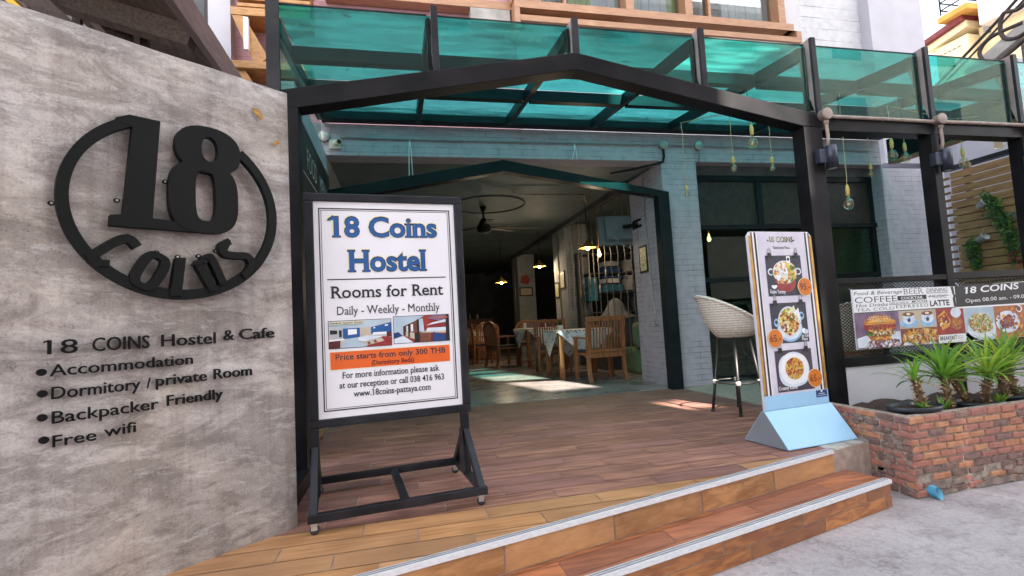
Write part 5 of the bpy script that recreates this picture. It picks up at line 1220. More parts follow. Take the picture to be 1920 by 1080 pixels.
# drain pipe
dp_ = thing('drain_pipe', 'short cut blue plastic drain pipe at the foot of the brick planter', 'pipe', (3.25, 2.60, -.28))
m_ = MB(); A, Bv = Vector((3.225, 2.70, -.235)), Vector((3.255, 2.555, -.272)); n = 20
dirv = (Bv-A).normalized(); sx_ = dirv.cross(Vector((0, 0, 1))).normalized(); sy_ = sx_.cross(dirv); vs_ = []
for rr, ends in ((.034, 1), (.030, 1)):
    for k in range(n): t = 2*math.pi*k/n; o_ = (sx_*math.cos(t)+sy_*math.sin(t))*rr; vs_ += [tuple(A+o_), tuple(Bv+o_-dirv*(.045*(math.sin(t)-1)*-1 if False else .04*(1+math.sin(t))/2))]
fs = []; mi = []
for s_ in (0, 1):
    for k in range(n): a, b = s_*2*n+2*k, s_*2*n+2*((k+1) % n); fs.append((a, b, b+1, a+1))
m_.add(vs_, fs[:n], 0, True); m_.v = [tuple(v) for v in vs_]
for f in fs[n:]: m_.f.append(f); m_.m.append(1); m_.smooth.add(len(m_.f)-1)
for k in range(n): a, b = 2*k+1, 2*((k+1) % n)+1; m_.f.append((a, b, 2*n+b, 2*n+a)); m_.m.append(0)
m_.build('pipe', ['pipe_blue', 'pipe_blue_in'], dp_)

# ================================================================== POTTED PALMS
def leaf(mb_, base, az, el, L, w, droop, mi, segs=7, twist=0.0):
    d = Vector((math.cos(az), math.sin(az), 0)); s_ = Vector((-d.y, d.x, 0)); p = Vector(base); a = el; rows_ = []
    for k in range(segs+1):
        t = k/segs; ww = w*(.55+.75*t)*(1-t**2.2)+.0015 if t < 1 else .0012
        dirn = d*math.cos(a)+Vector((0, 0, 1))*math.sin(a); nn = -d*math.sin(a)+Vector((0, 0, 1))*math.cos(a)
        c_, s2 = math.cos(twist*t), math.sin(twist*t); side = s_*c_+nn*s2; up_ = nn*c_-s_*s2
        rows_.append((p-side*ww+up_*ww*.35, p.copy(), p+side*ww+up_*ww*.35))
        p = p+dirn*(L/segs); a -= droop/segs*(.4+1.2*t)
    vs_ = [v for r_ in rows_ for v in r_]; fs = []
    for k in range(segs):
        for j in (0, 1): fs.append((3*k+j, 3*k+j+1, 3*k+4+j, 3*k+3+j))
    mb_.add(vs_, fs, mi, True)
def trunk(par, pts, r, seed):
    q = random.Random(seed); m_ = MB(); m_.tube(pts, [r*(1.05-.2*k/(len(pts)-1)) for k in range(len(pts))], 9)
    P_ = [Vector(p) for p in pts]
    for i in range(95):
        t = q.random()*(len(P_)-1); k = min(int(t), len(P_)-2); c = P_[k].lerp(P_[k+1], t-k); a = q.uniform(0, 6.28); d = Vector((math.cos(a), math.sin(a), 0)); s_ = Vector((-d.y, d.x, 0))
        b = c+d*r*.8; L = q.uniform(.018, .042); tip = b+d*L*.8+Vector((0, 0, q.uniform(-.012, .035))); w_ = q.uniform(.006, .011)
        m_.add([b-s_*w_, b+s_*w_, tip, b+Vector((0, 0, .014))], [(0, 1, 2), (0, 2, 3), (1, 3, 2)], 0 if q.random() < .7 else 1)
    m_.build('trunk', ['trunk_brown', 'leaf_dry'], par)
def plant(label, base, top, r, nleaf, L, seed, lime, wleaf=.0145, dry=2):
    L *= 1.04; wleaf *= .78
    q = random.Random(seed); t = thing('potted_palm', label, 'plant', base, 0, None); b, tp = Vector(base), Vector(top)
    mid = b.lerp(tp, .5)+Vector((q.uniform(-.012, .012), 0, 0)); trunk(t, [b, b.lerp(mid, .5), mid, mid.lerp(tp, .5), tp], r, seed)
    m_ = MB()
    for i in range(nleaf):
        f = i/nleaf; az = i*2.39996+q.uniform(-.3, .3); el = 1.45-1.15*f**.9+q.uniform(-.15, .15)
        mi = (1 if q.random() < lime else 0) if f < .8 else (0 if q.random() < .5 else (2 if q.random() < .7 else 3))
        leaf(m_, tp+Vector((0, 0, .03*(1-f)-.02)), az, el, L*q.uniform(.75, 1.1)*(.75+.35*math.sin(f*2.6)), wleaf*q.uniform(.8, 1.15), q.uniform(.75, 1.5)*(.6+.7*f), mi, twist=q.uniform(-.5, .5))
    for i in range(dry): leaf(m_, tp-Vector((0, 0, .02)), q.uniform(-1.2, .2), .1, L*.75, .006, 1.0, 3)
    m_.build('foliage', ['leaf_green', 'leaf_lime', 'leaf_dark', 'leaf_dry'], t); return t
plant('smallest spiky palm with few leaves, alone in the leftmost oval pot', (3.47, 2.80, .215), (3.435, 2.80, .395), .021, 19, .235, 11, .05, .012, 3)
plant('full dark green spiky palm rising straight from the bed between two pots', (3.80, 2.88, .135), (3.79, 2.88, .385), .024, 52, .36, 22, .12, .0155, 3)
plant('leaning green spiky palm in the second pot, half behind its neighbour', (4.12, 2.98, .165), (4.02, 3.00, .345), .022, 34, .32, 33, .15)
plant('bright lime green spiky palm standing upright in the second pot', (4.17, 2.90, .165), (4.20, 2.88, .355), .024, 48, .38, 44, .62, .0155)
plant('tall green spiky palm in the third pot nearest the frame edge', (4.50, 2.98, .17), (4.48, 2.98, .37), .022, 38, .36, 55, .30)
plant('lime tinted spiky palm behind the third pot at the picture edge', (4.72, 3.06, .17), (4.69, 3.06, .40), .022, 40, .38, 66, .40)
for i, (x, y, L, s_) in enumerate(((3.655, 2.80, .12, 1), (4.26, 2.86, .10, 2), (4.60, 2.87, .14, 3), (3.42, 2.76, .07, 4))):
    m_ = MB(); q = random.Random(s_)
    for k in range(16): leaf(m_, (x, y, .165 if i != 3 else .215), q.uniform(0, 6.28), q.uniform(.5, 1.4), L*q.uniform(.6, 1.1), .008, .8, 0 if q.random() < .6 else 1, 5)
    m_.build('seedling', ['leaf_green', 'leaf_lime'], label=('small green seedling beside the trunk of the full dark palm', 'little seedling at the foot of the lime green palm', 'leafy seedling at the front of the third pot', 'tiny seedling in the leftmost oval pot')[i], cat='plant')
def pot(x, y, z, rx, ry, label):
    t = thing('plant_pot', label, 'pot', (x, y, z-.13), 0, None)
    m_ = MB(); m_.lathe([(0, -.105), (rx*.72, -.105), (rx*.90, -.03), (rx*.97, -.028), (rx, -.012), (rx, 0), (rx*.965, .003), (rx*.93, -.004), (rx*.90, -.03), (rx*.8, -.045)], (x, y, z), 36, 0, None, 1, ry/rx); m_.build('pot', 'pot_plastic', t)
    m_ = MB(); q = random.Random(int(x*100)); n = 30; vs_ = [(x, y, z-.010)]
    for j in range(1, 5):
        for k in range(n): a = 2*math.pi*k/n; vs_.append((x+rx*.92*j/4*math.cos(a), y+ry*.92*j/4*math.sin(a), z-.020+q.uniform(-.006, .008)))
    fs = [(0, 1+k, 1+(k+1) % n) for k in range(n)]+[(1+j*n+k, 1+j*n+(k+1) % n, 1+(j+1)*n+(k+1) % n, 1+(j+1)*n+k) for j in range(3) for k in range(n)]
    m_.add(vs_, fs, 0)
    for i in range(40):
        a = q.uniform(0, 6.28); r_ = q.random()**.5*.8; c = Vector((x+rx*r_*math.cos(a), y+ry*r_*math.sin(a), z-.010)); s_ = q.uniform(.004, .011)
        m_.add([c+Vector((q.uniform(-s_, s_)*1.6, q.uniform(-s_, s_), q.uniform(-s_*.6, s_))) for _ in range(4)], [(0, 1, 2), (0, 2, 3), (0, 3, 1), (1, 3, 2)], 0)
    m_.build('soil', 'soil', t)
pot(3.405, 2.80, .236, .195, .125, 'black oval plant pot at the left end of the brick planter')
pot(4.17, 2.94, .180, .19, .125, 'black oval plant pot holding two palms in mid planter')
pot(4.62, 2.99, .188, .20, .13, 'black oval plant pot third along the planter')

# ================================================================== SLATTED WOOD WALL, VINES, BUCKETS (right)
SW = thing('slat_wall', 'brown horizontal wooden slat wall at the right side of the terrace', 'slat wall', (7.95, 4.6, 1))
mb = MB(); q = random.Random(5)
nsl = 23
for i in range(nsl):
    z = .30+i*.108
    mb.box(7.90+q.uniform(-.004, .004), 7.93, 2.6, 5.60+q.uniform(-.01, .02), z, z+.094, 0)
mb.build('slats', ['slat_wood', 'slat_brown'], SW)
mb = MB(); mb.box(7.985, 8.0, 2.6, 5.62, .0, 2.33); mb.build('backing', 'interior_dark', SW)
mb = MB()
for y in (5.40, 4.45, 3.5, 2.7): mb.box(7.931, 7.98, y-.04, y+.04, .0, 2.86)
mb.build('battens', 'slat_brown', SW)
mb = MB(); 
for i in range(nsl): mb.box(7.905, 7.929, 5.62, 5.78, .31+i*.108, .345+i*.108)
mb.build('slat_ends', 'slat_brown', SW)
SP = thing('pergola_slats', 'thin brown slat screen above the wooden wall', 'screen', (8.3, 4.2, 2.9))
mb = MB()
for i in range(9): mb.box(8.30, 8.335, 2.4, 5.0-.10*i, 2.98+i*.060, 3.012+i*.060)
mb.build('slats', 'slat_brown', SP)
mb = MB(); mb.box(8.27, 8.38, 2.4, 5.9, 2.90, 2.965); mb.box(8.27, 8.38, 2.4, 5.2, 3.53, 3.62); mb.build('frame', 'teal_black', SP)
mb = MB(); mb.box(9.3, 14.5, 5.5, 13, -.29, 4.4); mb.box(9.2, 14.6, 5.4, 13.1, 4.4, 4.5)
mb.build('neighbour_house', 'lilac_white', label='plain white neighbouring house wall behind the slat wall', cat='building')
def vine(label, pts, wd_, seed, red=False):
    t = thing('trailing_vine', label, 'vine', pts[-1]); q = random.Random(seed); P_ = [Vector(p) for p in pts]; m_ = MB()
    L = len(P_)-1
    for i in range(520):
        u = q.random()*L; k = min(int(u), L-1); c = P_[k].lerp(P_[k+1], u-k); w_ = wd_*(.55+.6*math.sin(min(1, u/L+.15)*2.7)); p = c+Vector((-abs(q.gauss(0, .03)), q.gauss(0, w_*.5), q.gauss(0, w_*.45)))
        s_ = q.uniform(.011, .021); a = q.uniform(0, 6.28); d = Vector((-.4, math.cos(a), math.sin(a)-.3)).normalized()*s_*1.6; e = d.cross(Vector((-1, q.uniform(-.6, .6), q.uniform(-.6, .6)))).normalized()*s_*.75
        v_ = q.random(); mi = 2 if red and u/L > .75 and v_ < .35 else (1 if v_ < .22 else 0)
        m_.add([p-d, p+e, p+d, p-e], [(0, 1, 2, 3)], mi)
    m_.build('foliage', ['leaf_dark', 'leaf_green', 'photo_red'], t); m_ = MB(); m_.tube([p+Vector((.02, 0, 0)) for p in P_], .006, 6); m_.build('stem', 'trunk_brown', t)
VX = 7.84
vine('long leafy vine trailing down the middle of the slat wall', [(VX, 5.12, 2.30), (VX, 5.07, 2.18), (VX, 5.02, 2.02), (VX, 4.96, 1.86)], .085, 1)
vine('leafy vine spilling from the right bucket, reddish at its tip', [(VX, 4.97, 2.00), (VX, 4.93, 1.86), (VX, 4.90, 1.70), (VX, 4.88, 1.52), (VX, 4.87, 1.36)], .085, 2, True)
vine('short leafy vine hanging below the lower left bucket', [(VX, 5.36, 1.72), (VX, 5.35, 1.60), (VX, 5.34, 1.46), (VX, 5.34, 1.34)], .075, 3)
def bucket(y, z, label, rotx):
    t = thing('metal_bucket', label, 'bucket', (7.84, y, z)); T = Matrix.Rotation(rotx, 3, 'X'); m_ = MB()
    m_.lathe([(0, -.055), (.042, -.055), (.058, .05), (.064, .052), (.064, .06), (.054, .06), (.046, -.04), (0, -.04)], (7.83, y, z), 20, 0, T); m_.build('pail', 'bucket', t)
    m_ = MB(); m_.tube([(7.83, y-.02, z+.04), (7.86, y-.01, z+.12), (7.895, y, z+.16)], .003, 5); m_.build('wire', 'galv', t)
bucket(4.78, 1.985, 'small tilted silver bucket on the slat wall, upper right one', R_(60))
bucket(5.24, 1.745, 'small tilted silver bucket on the slat wall, lower left one', R_(62))
bucket(5.19, 2.21, 'small grey bucket mostly covered by the long vine', R_(60))

# ================================================================== MENU BOARDS ON THE LEFT WALL
MBd = thing('drinks_board', 'tall dark menu board with chalk style letters on the left entrance wall', 'menu board', (-.74, 5.0, .6))
mb = MB(); mb.box(-.759, -.735, 3.75, 5.87, .55, 2.71); mb.build('board', 'board_black', MBd, bevel=.003)
LFm = Fr((-.734, 3.75, 0), (0, 1, 0), (0, 0, 1))
BPn = MB()
lettering(BPn, LFm, 'FOOD', .72, 2.36, .50, .20, h=.0006, m=0, bold=-.005); lettering(BPn, LFm, 'MENU', 1.40, 2.33, .48, .20, h=.0006, m=0, bold=-.005); lettering(BPn, LFm, 'DRINK', 1.25, 2.08, .6, .16, h=.0006, m=0)
for v in (2.28, 2.02): rect2(BPn, LFm, .05, 2.05, v, v+.012, .0006, 0)
for u0_, u1_, v0_, v1_ in ((.35, 1.0, 1.55, 1.98), (1.05, 2.05, 1.70, 2.0), (.05, .33, 1.3, 2.25), (.3, 1.1, .62, 1.5), (1.15, 2.05, .62, 1.62)): rect2(BPn, LFm, u0_, u1_, v0_, v1_, .0006, 1)
BPn.build('print', ['photo_grey', 'menu_photo'], MBd)
SC = thing('slat_screen', 'narrow wooden slat panel low on the left entrance wall', 'screen', (-.72, 4.6, .1))
mb = MB()
for i in range(7): mb.box(-.733, -.712, 4.05, 4.95, .06+i*.068, .115+i*.068)
mb.build('slats', 'slat_wood', SC)
mb = MB(); mb.box(-.76, -.734, 4.1, 4.16, .004, .54); mb.box(-.76, -.734, 4.84, 4.9, .004, .54); mb.build('battens', 'slat_brown', SC)

# ================================================================== INTERIOR
def chair(label, loc, rz, arch=False, barrel=False, mt='teak'):
    t = thing('arm_chair', label, 'chair', loc, rz, 'wooden armchairs in the cafe')
    def P_(m_, n_, mm): m_.build(n_, mm, t, bevel=.004, local=True)
    w, d, hs, hb = .31, .27, .43, .955
    for s_ in (-1, 1):
        m_ = MB()                                       # rear leg runs up into the back post, slightly curved
        pts = [(s_*(w-.03), -d-.05, 0), (s_*(w-.03), -d+.005, .22), (s_*(w-.03), -d+.01, hs), (s_*(w-.03), -d-.05, hb-(.12 if arch else 0))]
        for a, b in zip(pts[:-1], pts[1:]): m_.beam(a, b, .055, .045, (0, 1, 0))
        P_(m_, 'leg', mt)
        m_ = MB(); m_.beam((s_*(w-.03), d, 0), (s_*(w-.03), d-.01, .64), .05, .045, (0, 1, 0)); P_(m_, 'leg', mt)
        m_ = MB(); m_.beam((s_*(w-.025), -d-.02, .655), (s_*(w-.025), d+.03, .655), .06, .03); P_(m_, 'arm', mt)
    m_ = MB(); m_.box(-w+.055, w-.055, -d, d+.02, hs-.045, hs-.005); m_.box(-w+.05, w-.05, -d-.02, -d+.015, hs-.07, hs-.0); P_(m_, 'seat', mt)
    m_ = MB(); m_.box(-w+.06, w-.06, -d+.03, d+.01, hs-.0045, hs+.035); P_(m_, 'cushion', 'cushion')
    m_ = MB()
    if not arch: m_.beam((-w+.0, -d-.052, hb-.02), (w-.0, -d-.052, hb-.02), .05, .07)
    else:
        pv = None
        for k in range(13):
            a = math.pi*k/12; p = Vector((-(w-.03)*math.cos(a), -d-.05, hb-.14+.16*math.sin(a)))
            if pv is not None: m_.beam(pv, p, .05, .055, (0, 1, 0))
            pv = p
    P_(m_, 'back_rail', mt); m_ = MB(); m_.beam((-w+.057, -d+.0, hs+.03), (w-.057, -d+.0, hs+.03), .035, .05); P_(m_, 'back_rail', mt)
    m_ = MB(); n_ = 11
    for k in range(n_):
        x = -w+.075+(2*w-.15)*k/(n_-1); zt = hb-.05 if not arch else hb-.15+.155*math.sqrt(max(0, 1-(x/(w-.03))**2))
        m_.beam((x, -d-.002, hs+.05), (x, -d-.046, zt), .024, .014, (0, 1, 0))
        if barrel: m_.beam((x, -d-.03, .04), (x, -d-.015, hs-.07), .03, .014, (0, 1, 0))
    P_(m_, 'back_slats', mt); return t
chair('wooden slat back armchair nearest the entrance, its back to us', (2.955, 7.28, .004), 0)
chair('square backed wooden armchair facing us across the nearest table', (2.72, 8.95, .004), R_(170), mt='teak_dark')
chair('rounded wooden armchair with slats to the floor, far left and sunlit', (2.25, 13.35, .004), R_(-8), arch=True, barrel=True)
chair('round backed wooden armchair behind the middle table', (2.95, 11.6, .004), R_(168), arch=True)
chair('dark wooden armchair seen from the side by the middle table', (2.18, 10.9, .004), R_(-75), arch=True, mt='teak_dark')
chair('square backed wooden armchair at the far side of the farthest table', (2.0, 15.3, .004), R_(176), mt='teak_dark')
chair('square backed wooden armchair in the shade left of the middle table', (1.75, 12.2, .004), R_(-60), mt='teak')
def table(x, y, w, d, h_, label, clabel, rot_):
    t = thing('dining_table', label, 'table', (x, y, .004), rot_, 'cafe tables')
    m_ = MB(); m_.box(-w/2, w/2, -d/2, d/2, h_-.035, h_); m_.build('table_top', 'teak', t, local=True, bevel=.004)
    for sx in (-1, 1):
        for sy in (-1, 1): m_ = MB(); m_.box(sx*(w/2-.06)-.035, sx*(w/2-.06)+.035, sy*(d/2-.06)-.035, sy*(d/2-.06)+.035, 0, h_-.036); m_.build('leg', 'teak', t, local=True)
    N = 26; S = max(w, d)*.86; vs_ = []
    for j in range(N+1):
        for i in range(N+1):
            a, b = (i/N*2-1)*S*.80, (j/N*2-1)*S*.80; px, py = (a-b)*.7071+0, (a+b)*.7071
            ex, ey = abs(px)-w/2, abs(py)-d/2; dr = max(0, ex)+max(0, ey); cx = max(-w/2-.006, min(w/2+.006, px)); cy_ = max(-d/2-.006, min(d/2+.006, py))
            k = min(1, dr*3); o_ = .015*math.sin((px+py)*14)*k
            vs_.append((cx+math.copysign(k*(.012+abs(o_)), px) if ex > 0 else cx, cy_+math.copysign(k*(.012+abs(o_)), py) if ey > 0 else cy_, h_+.006-dr*.98))
    m_ = MB(); m_.add(vs_, [(j*(N+1)+i, j*(N+1)+i+1, (j+1)*(N+1)+i+1, (j+1)*(N+1)+i) for j in range(N) for i in range(N)], 0, True)
    o = m_.build('tablecloth', 'tablecloth_print', local=True, label=clabel, cat='tablecloth', group='printed tablecloths'); o.location = (x, y, .004); o.rotation_euler = (0, 0, rot_); return t
table(2.88, 8.02, .95, .85, .775, 'wooden table nearest the entrance under a printed cloth', 'white printed tablecloth nearest the entrance', 0)
table(2.92, 10.55, .9, .85, .80, 'wooden table in the middle of the room', 'white printed tablecloth on the middle table', .1)
table(2.10, 14.4, 1.15, .9, .80, 'wooden table farthest back on the left', 'white printed tablecloth farthest back', 0)
# small things on the tables
def pot_small(x, y, z, label):
    t = thing('herb_pot', label, 'plant pot', (x, y, z)); m_ = MB(); m_.box(x-.045, x+.045, y-.045, y+.045, z, z+.075); m_.build('pot', 'print_white', t, bevel=.004)
    m_ = MB(); q = random.Random(2)
    for k in range(24): leaf(m_, (x+q.uniform(-.03, .03), y, z+.07), q.uniform(0, 6.28), q.uniform(.6, 1.5), .09, .012, .8, 0, 4)
    m_.build('foliage', 'leaf_dark', t)
pot_small(2.66, 8.25, .786, 'small white square herb pot on the nearest table')
for i, (x, y, z, c, lab) in enumerate(((3.15, 8.25, .786, 'galv', 'steel condiment shaker on the nearest table'), (3.28, 8.2, .786, 'teak', 'small wooden box on the nearest table'), (2.62, 10.6, .81, 'print_white', 'white cup on the middle table'), (2.3, 14.2, .81, 'print_white', 'white menu card stand on the farthest table'))):
    m_ = MB()
    if c == 'teak': m_.box(x-.07, x+.07, y-.05, y+.05, z, z+.06)
    elif i == 3: m_.box(x-.07, x+.07, y-.01, y+.01, z, z+.20)
    else: m_.lathe([(0, 0), (.03, 0), (.034, .08), (.028, .10), (.03, .12), (0, .12)], (x, y, z), 14)
    m_.build(('shaker', 'wooden_box', 'cup', 'card_stand')[i], c, label=lab, cat=('shaker', 'box', 'cup', 'card')[i])
# pendant lamps
def pendant(x, y, z, label):
    t = thing('pendant_lamp', label, 'pendant lamp', (x, y, z), 0, 'pendant lamps in the cafe')
    m_ = MB(); m_.tube([(x, y, z+.16), (x, y, 2.999)], .005, 6); m_.build('cord', 'matte_black', t)
    m_ = MB(); m_.lathe([(.02, .15), (.03, .11), (.05, .10), (.15, .015), (.152, .010), (.146, .012), (.045, .09), (.02, .10)], (x, y, z), 24); m_.build('lamp_shade', 'gold_edge', t)
    m_ = MB(); m_.lathe([(.012, .07), (.03, .03), (.034, 0), (.02, -.025), (0, -.03)], (x, y, z), 14); m_.build('bulb', 'filament', t)
    ld_ = bpy.data.lights.new('pendant_light', 'POINT'); ld_.energy = 3.6; ld_.color = (1.0, .78, .52); ld_.shadow_soft_size = .04
    lo_ = bpy.data.objects.new('pendant_light', ld_); COL.objects.link(lo_); lo_.parent = t; lo_.location = (0, 0, -.07)
pendant(3.23, 8.16, 2.17, 'glowing brass pendant lamp nearest the entrance')
pendant(3.12, 10.9, 2.18, 'glowing brass pendant lamp second from the entrance')
pendant(2.42, 11.9, 1.93, 'glowing brass pendant lamp farthest back')
for i, (x, y, z, lab) in enumerate(((3.62, 8.6, 2.12, 'glowing teardrop bulb behind the ropes'), (4.35, 7.2, 2.0, 'glowing round bulb in the window, lower left'), (4.95, 7.9, 2.28, 'glowing round bulb in the window, upper middle'), (5.45, 7.9, 2.25, 'glowing round bulb in the window beside the menu board'), (4.2, 7.6, 1.75, 'glowing bulb lowest at the left of the window'))):
    t = thing('lit_bulb', lab, 'light bulb', (x, y, z)); m_ = MB(); m_.lathe([(.010, .10), (.016, .06), (.034, .01), (.036, -.01), (.02, -.04), (0, -.045)], (x, y, z), 14); m_.build('glass', 'filament_dim', t)
    m_ = MB(); m_.tube([(x, y, z+.10), (x, y, 2.999)], .004, 6); m_.build('cord', 'cord', t)
# ceiling pipes
for pts, lab in (([(1.75, 7.35, 2.955), (1.95, 7.42, 2.93), (2.93, 7.42, 2.93), (3.23, 8.1, 2.96)], 'pale pipe across the ceiling nearest the entrance'), ([(1.3, 10.0, 2.96), (2.0, 10.1, 2.94), (3.1, 10.2, 2.94)], 'pale pipe across the ceiling in mid room'), ([(.2, 6.45, 2.95), (.95, 6.5, 2.94), (1.1, 6.6, 2.975)], 'short pale pipe on the ceiling behind the portal')):
    m_ = MB(); m_.tube(pts, .013, 8); m_.build('ceiling_pipe', 'galv', label=lab, cat='pipe')
fan = thing('ceiling_fan', 'dark hanging ceiling fan with drooping conical hub', 'fan', (1.47, 8.5, 2.5))
m_ = MB(); m_.lathe([(.0, 2.999), (.055, 2.999), (.04, 2.93), (.018, 2.91), (.018, 2.80), (.05, 2.78), (.10, 2.68), (.125, 2.64), (.125, 2.58), (.09, 2.55), (0, 2.545)], (1.47, 8.5, 0), 20); m_.build('motor', 'matte_black', fan)
for k in range(3):
    a = 2.1*k+.5; d = Vector((math.cos(a), math.sin(a), 0)); m_ = MB(); m_.beam(Vector((1.47, 8.5, 2.63))+d*.1, Vector((1.47, 8.5, 2.63))+d*.68, .13, .012); m_.build('blade', 'matte_black', fan, bevel=.004)
m_ = MB(); pv = []
for k in range(41): a = 2*math.pi*k/40; pv.append((1.55+.62*math.cos(a), 8.35+.62*math.sin(a), 2.992))
m_.tube(pv, .012, 6, cap=False); m_.build('ceiling_ring', 'interior_dark', label='dark painted ring on the ceiling around the fan', cat='ceiling ring')
# television on an arm
tv = thing('television', 'boxy grey television on a wall arm seen from behind', 'television', (3.30, 6.95, 2.05))
m_ = MB(); m_.box(-.28, .28, -.045, .045, 0, .46); m_.box(-.20, .20, -.16, -.0455, .05, .40)
TVm = Matrix.Translation((3.27, 7.02, 2.04)) @ Matrix.Rotation(R_(-8), 4, 'Z') @ Matrix.Rotation(R_(-8), 4, 'X'); m_.v = [tuple(TVm @ Vector(v)) for v in m_.v]; m_.build('casing', 'tv_grey', tv, bevel=.012)
m_ = MB(); m_.box(-.24, .24, .0456, .047, .04, .42); m_.v = [tuple(TVm @ Vector(v)) for v in m_.v]; m_.build('screen', 'print_black', tv)
m_ = MB(); m_.beam((3.30, 6.85, 2.29), (3.437, 6.66, 2.28), .05, .05); m_.beam((3.437, 6.55, 2.34), (3.437, 6.80, 2.34), .03, .03); m_.beam((3.437, 6.55, 2.25), (3.437, 6.80, 2.25), .03, .03); m_.build('wall_arm', 'matte_black', tv)
m_ = MB(); m_.tube([(3.12, 6.86, 2.2), (3.2, 6.8, 2.03), (3.33, 6.78, 1.96), (3.42, 6.7, 2.05), (3.43, 6.66, 2.2)], .005, 6); m_.build('cable', 'galv', tv)
# framed pictures
def pic(x0, y0, y1, z0, z1, label, face='x'):
    t = thing('framed_picture', label, 'picture', (x0, (y0+y1)/2, z0)); m_ = MB()
    if face == 'x': m_.box(x0-.02, x0-.001, y0, y1, z0, z1)
    else: m_.box(x0, x0+(y1-y0), face-.02, face-.001, z0, z1)
    m_.build('frame', 'matte_black', t); m_ = MB(); b = .03
    if face == 'x': m_.box(x0-.022, x0-.0205, y0+b, y1-b, z0+b, z1-b)
    else: m_.box(x0+b, x0+(y1-y0)-b, face-.022, face-.0205, z0+b, z1-b)
    m_.build('print', 'food_salad' if face == 'x' else 'photo_beige', t)
pic(3.44, 6.42, 6.66, 1.56, 1.95, 'black framed food photo on the nearest pillar')
pic(3.44, 10.10, 10.40, 1.62, 2.0, 'black framed picture on the second pillar, higher one')
pic(3.44, 10.50, 10.78, 1.44, 1.79, 'black framed picture on the second pillar, lower one')
pic(3.46, 0, .40, 1.72, 1.98, 'framed picture on the far pillar facing us', face=14.40)
m_ = MB(); m_.prism([(3.50, 14.37, 2.12), (3.72, 14.37, 2.06), (3.80, 14.37, 2.22), (3.70, 14.37, 2.34), (3.55, 14.37, 2.32)], (0, .028, 0)); m_.build('wall_plaque', 'photo_red', label='small red wall plaque above the far picture', cat='plaque')
# pillar pipes and hanging conduit ends
m_ = MB(); m_.tube([(3.425, 6.40, 2.9), (3.425, 6.38, 1.4), (3.425, 6.30, .85), (3.425, 6.28, .80)], .011, 8); m_.tube([(3.425, 6.36, 1.5), (3.42, 6.33, .95), (3.42, 6.32, .80)], .008, 8); m_.build('pillar_pipe', 'galv', label='pale pipe running down the near blue pillar inside', cat='pipe')
m_ = MB(); m_.tube([(3.425, 10.45, 2.9), (3.425, 10.45, .9)], .013, 8); m_.build('pillar_pipe', 'galv', label='pale pipe running down the second pillar', cat='pipe')
m_ = MB(); m_.tube([(3.425, 14.8, 2.9), (3.425, 14.8, .9)], .016, 8); m_.build('pillar_pipe', 'galv', label='pale pipe running down the far pillar', cat='pipe')
# hanging ropes between the pillars
q = random.Random(9)
for i in range(11):
    y = 7.0+i*.255; x = 3.47+q.uniform(-.02, .02); m_ = MB(); n = 26; z0 = q.uniform(.35, .7)
    m_.tube([(x+.006*math.sin(k*1.9+i), y+.006*math.cos(k*1.7), 2.90+(z0-2.90)*k/n) for k in range(n+1)], .008, 6); m_.tube([(x, y, 1.5+q.uniform(-.3, .5)), (x, y, 1.53)], .018, 8)
    m_.build('hanging_rope', 'silver_thread', label='thin twisted rope hanging between the two nearest pillars', cat='rope', group='ropes between the pillars')
# shelf with blue bins behind the ropes
sh = thing('shelf_unit', 'dark shelf unit with blue and white bins behind the ropes', 'shelf', (4.2, 9.6, .004))
m_ = MB()
for z in (.5, 1.05, 1.45, 1.85, 2.25): m_.box(3.6, 4.85, 9.55, 9.85, z, z+.025)
for x in (3.6, 4.83): m_.box(x-.02, x+.02, 9.54, 9.86, .004, 2.3)
m_.build('frame', 'interior_dark', sh)
for i, (x0, x1, z0, z1, mt) in enumerate(((4.08, 4.44, 1.876, 1.98, 'shelf_navy'), (4.06, 4.50, 1.76, 1.80, 'shelf_navy'), (4.05, 4.48, 1.476, 1.62, 'shelf_blue'), (3.72, 3.92, 1.30, 1.78, 'shelf_blue'), (4.08, 4.40, 1.65, 1.745, 'print_white'), (4.10, 4.42, 2.0, 2.10, 'photo_grey'), (4.56, 4.72, 1.49, 1.80, 'photo_grey'), (4.56, 4.70, 1.88, 2.12, 'photo_grey'))):
    m_ = MB(); m_.box(x0, x1, 9.50, 9.80, z0, z1); m_.build('bin', mt, sh, bevel=.008)
m_ = MB(); m_.box(-.45, .45, -.3, .3, 0, .42); m_.box(-.45, .45, .2, .42, .42, .85)
o = m_.build('sofa', 'sofa_green', local=True, bevel=.08, label='pale green upholstered sofa behind the ropes', cat='sofa'); o.location = (4.15, 7.9, .004); o.rotation_euler = (0, 0, R_(180))
m_ = MB(); vs_ = []; n = 26
for j in range(7):
    for k in range(n): a = 2*math.pi*k/n; r_ = (.03, .12, .17, .21, .27, .36, .50)[j]*(1+.10*math.sin(a*5+j*.4)); vs_.append((3.95+r_*math.cos(a), 8.75+r_*.7*math.sin(a), (1.30, 1.24, 1.15, 1.07, 1.0, .96, .94)[j]+.01*math.sin(a*5)))
m_.add(vs_, [(j*n+k, j*n+(k+1) % n, (j+1)*n+(k+1) % n, (j+1)*n+k) for j in range(6) for k in range(n)]+[tuple(range(n))], 0, True); m_.build('draped_cloth', 'grey_cloth', label='grey cloth draped into a peak over a counter', cat='cloth')
m_ = MB(); m_.box(3.55, 4.6, 8.45, 9.05, .004, .935); m_.build('counter', 'interior_dark', label='dark low counter under the draped grey cloth', cat='counter', bevel=.01)
m_ = MB(); m_.box(.9, 3.2, 17.6, 18.1, .004, 1.15); m_.build('bar_counter', 'teak_dark', label='dark bar counter at the back of the cafe', cat='counter', bevel=.01)
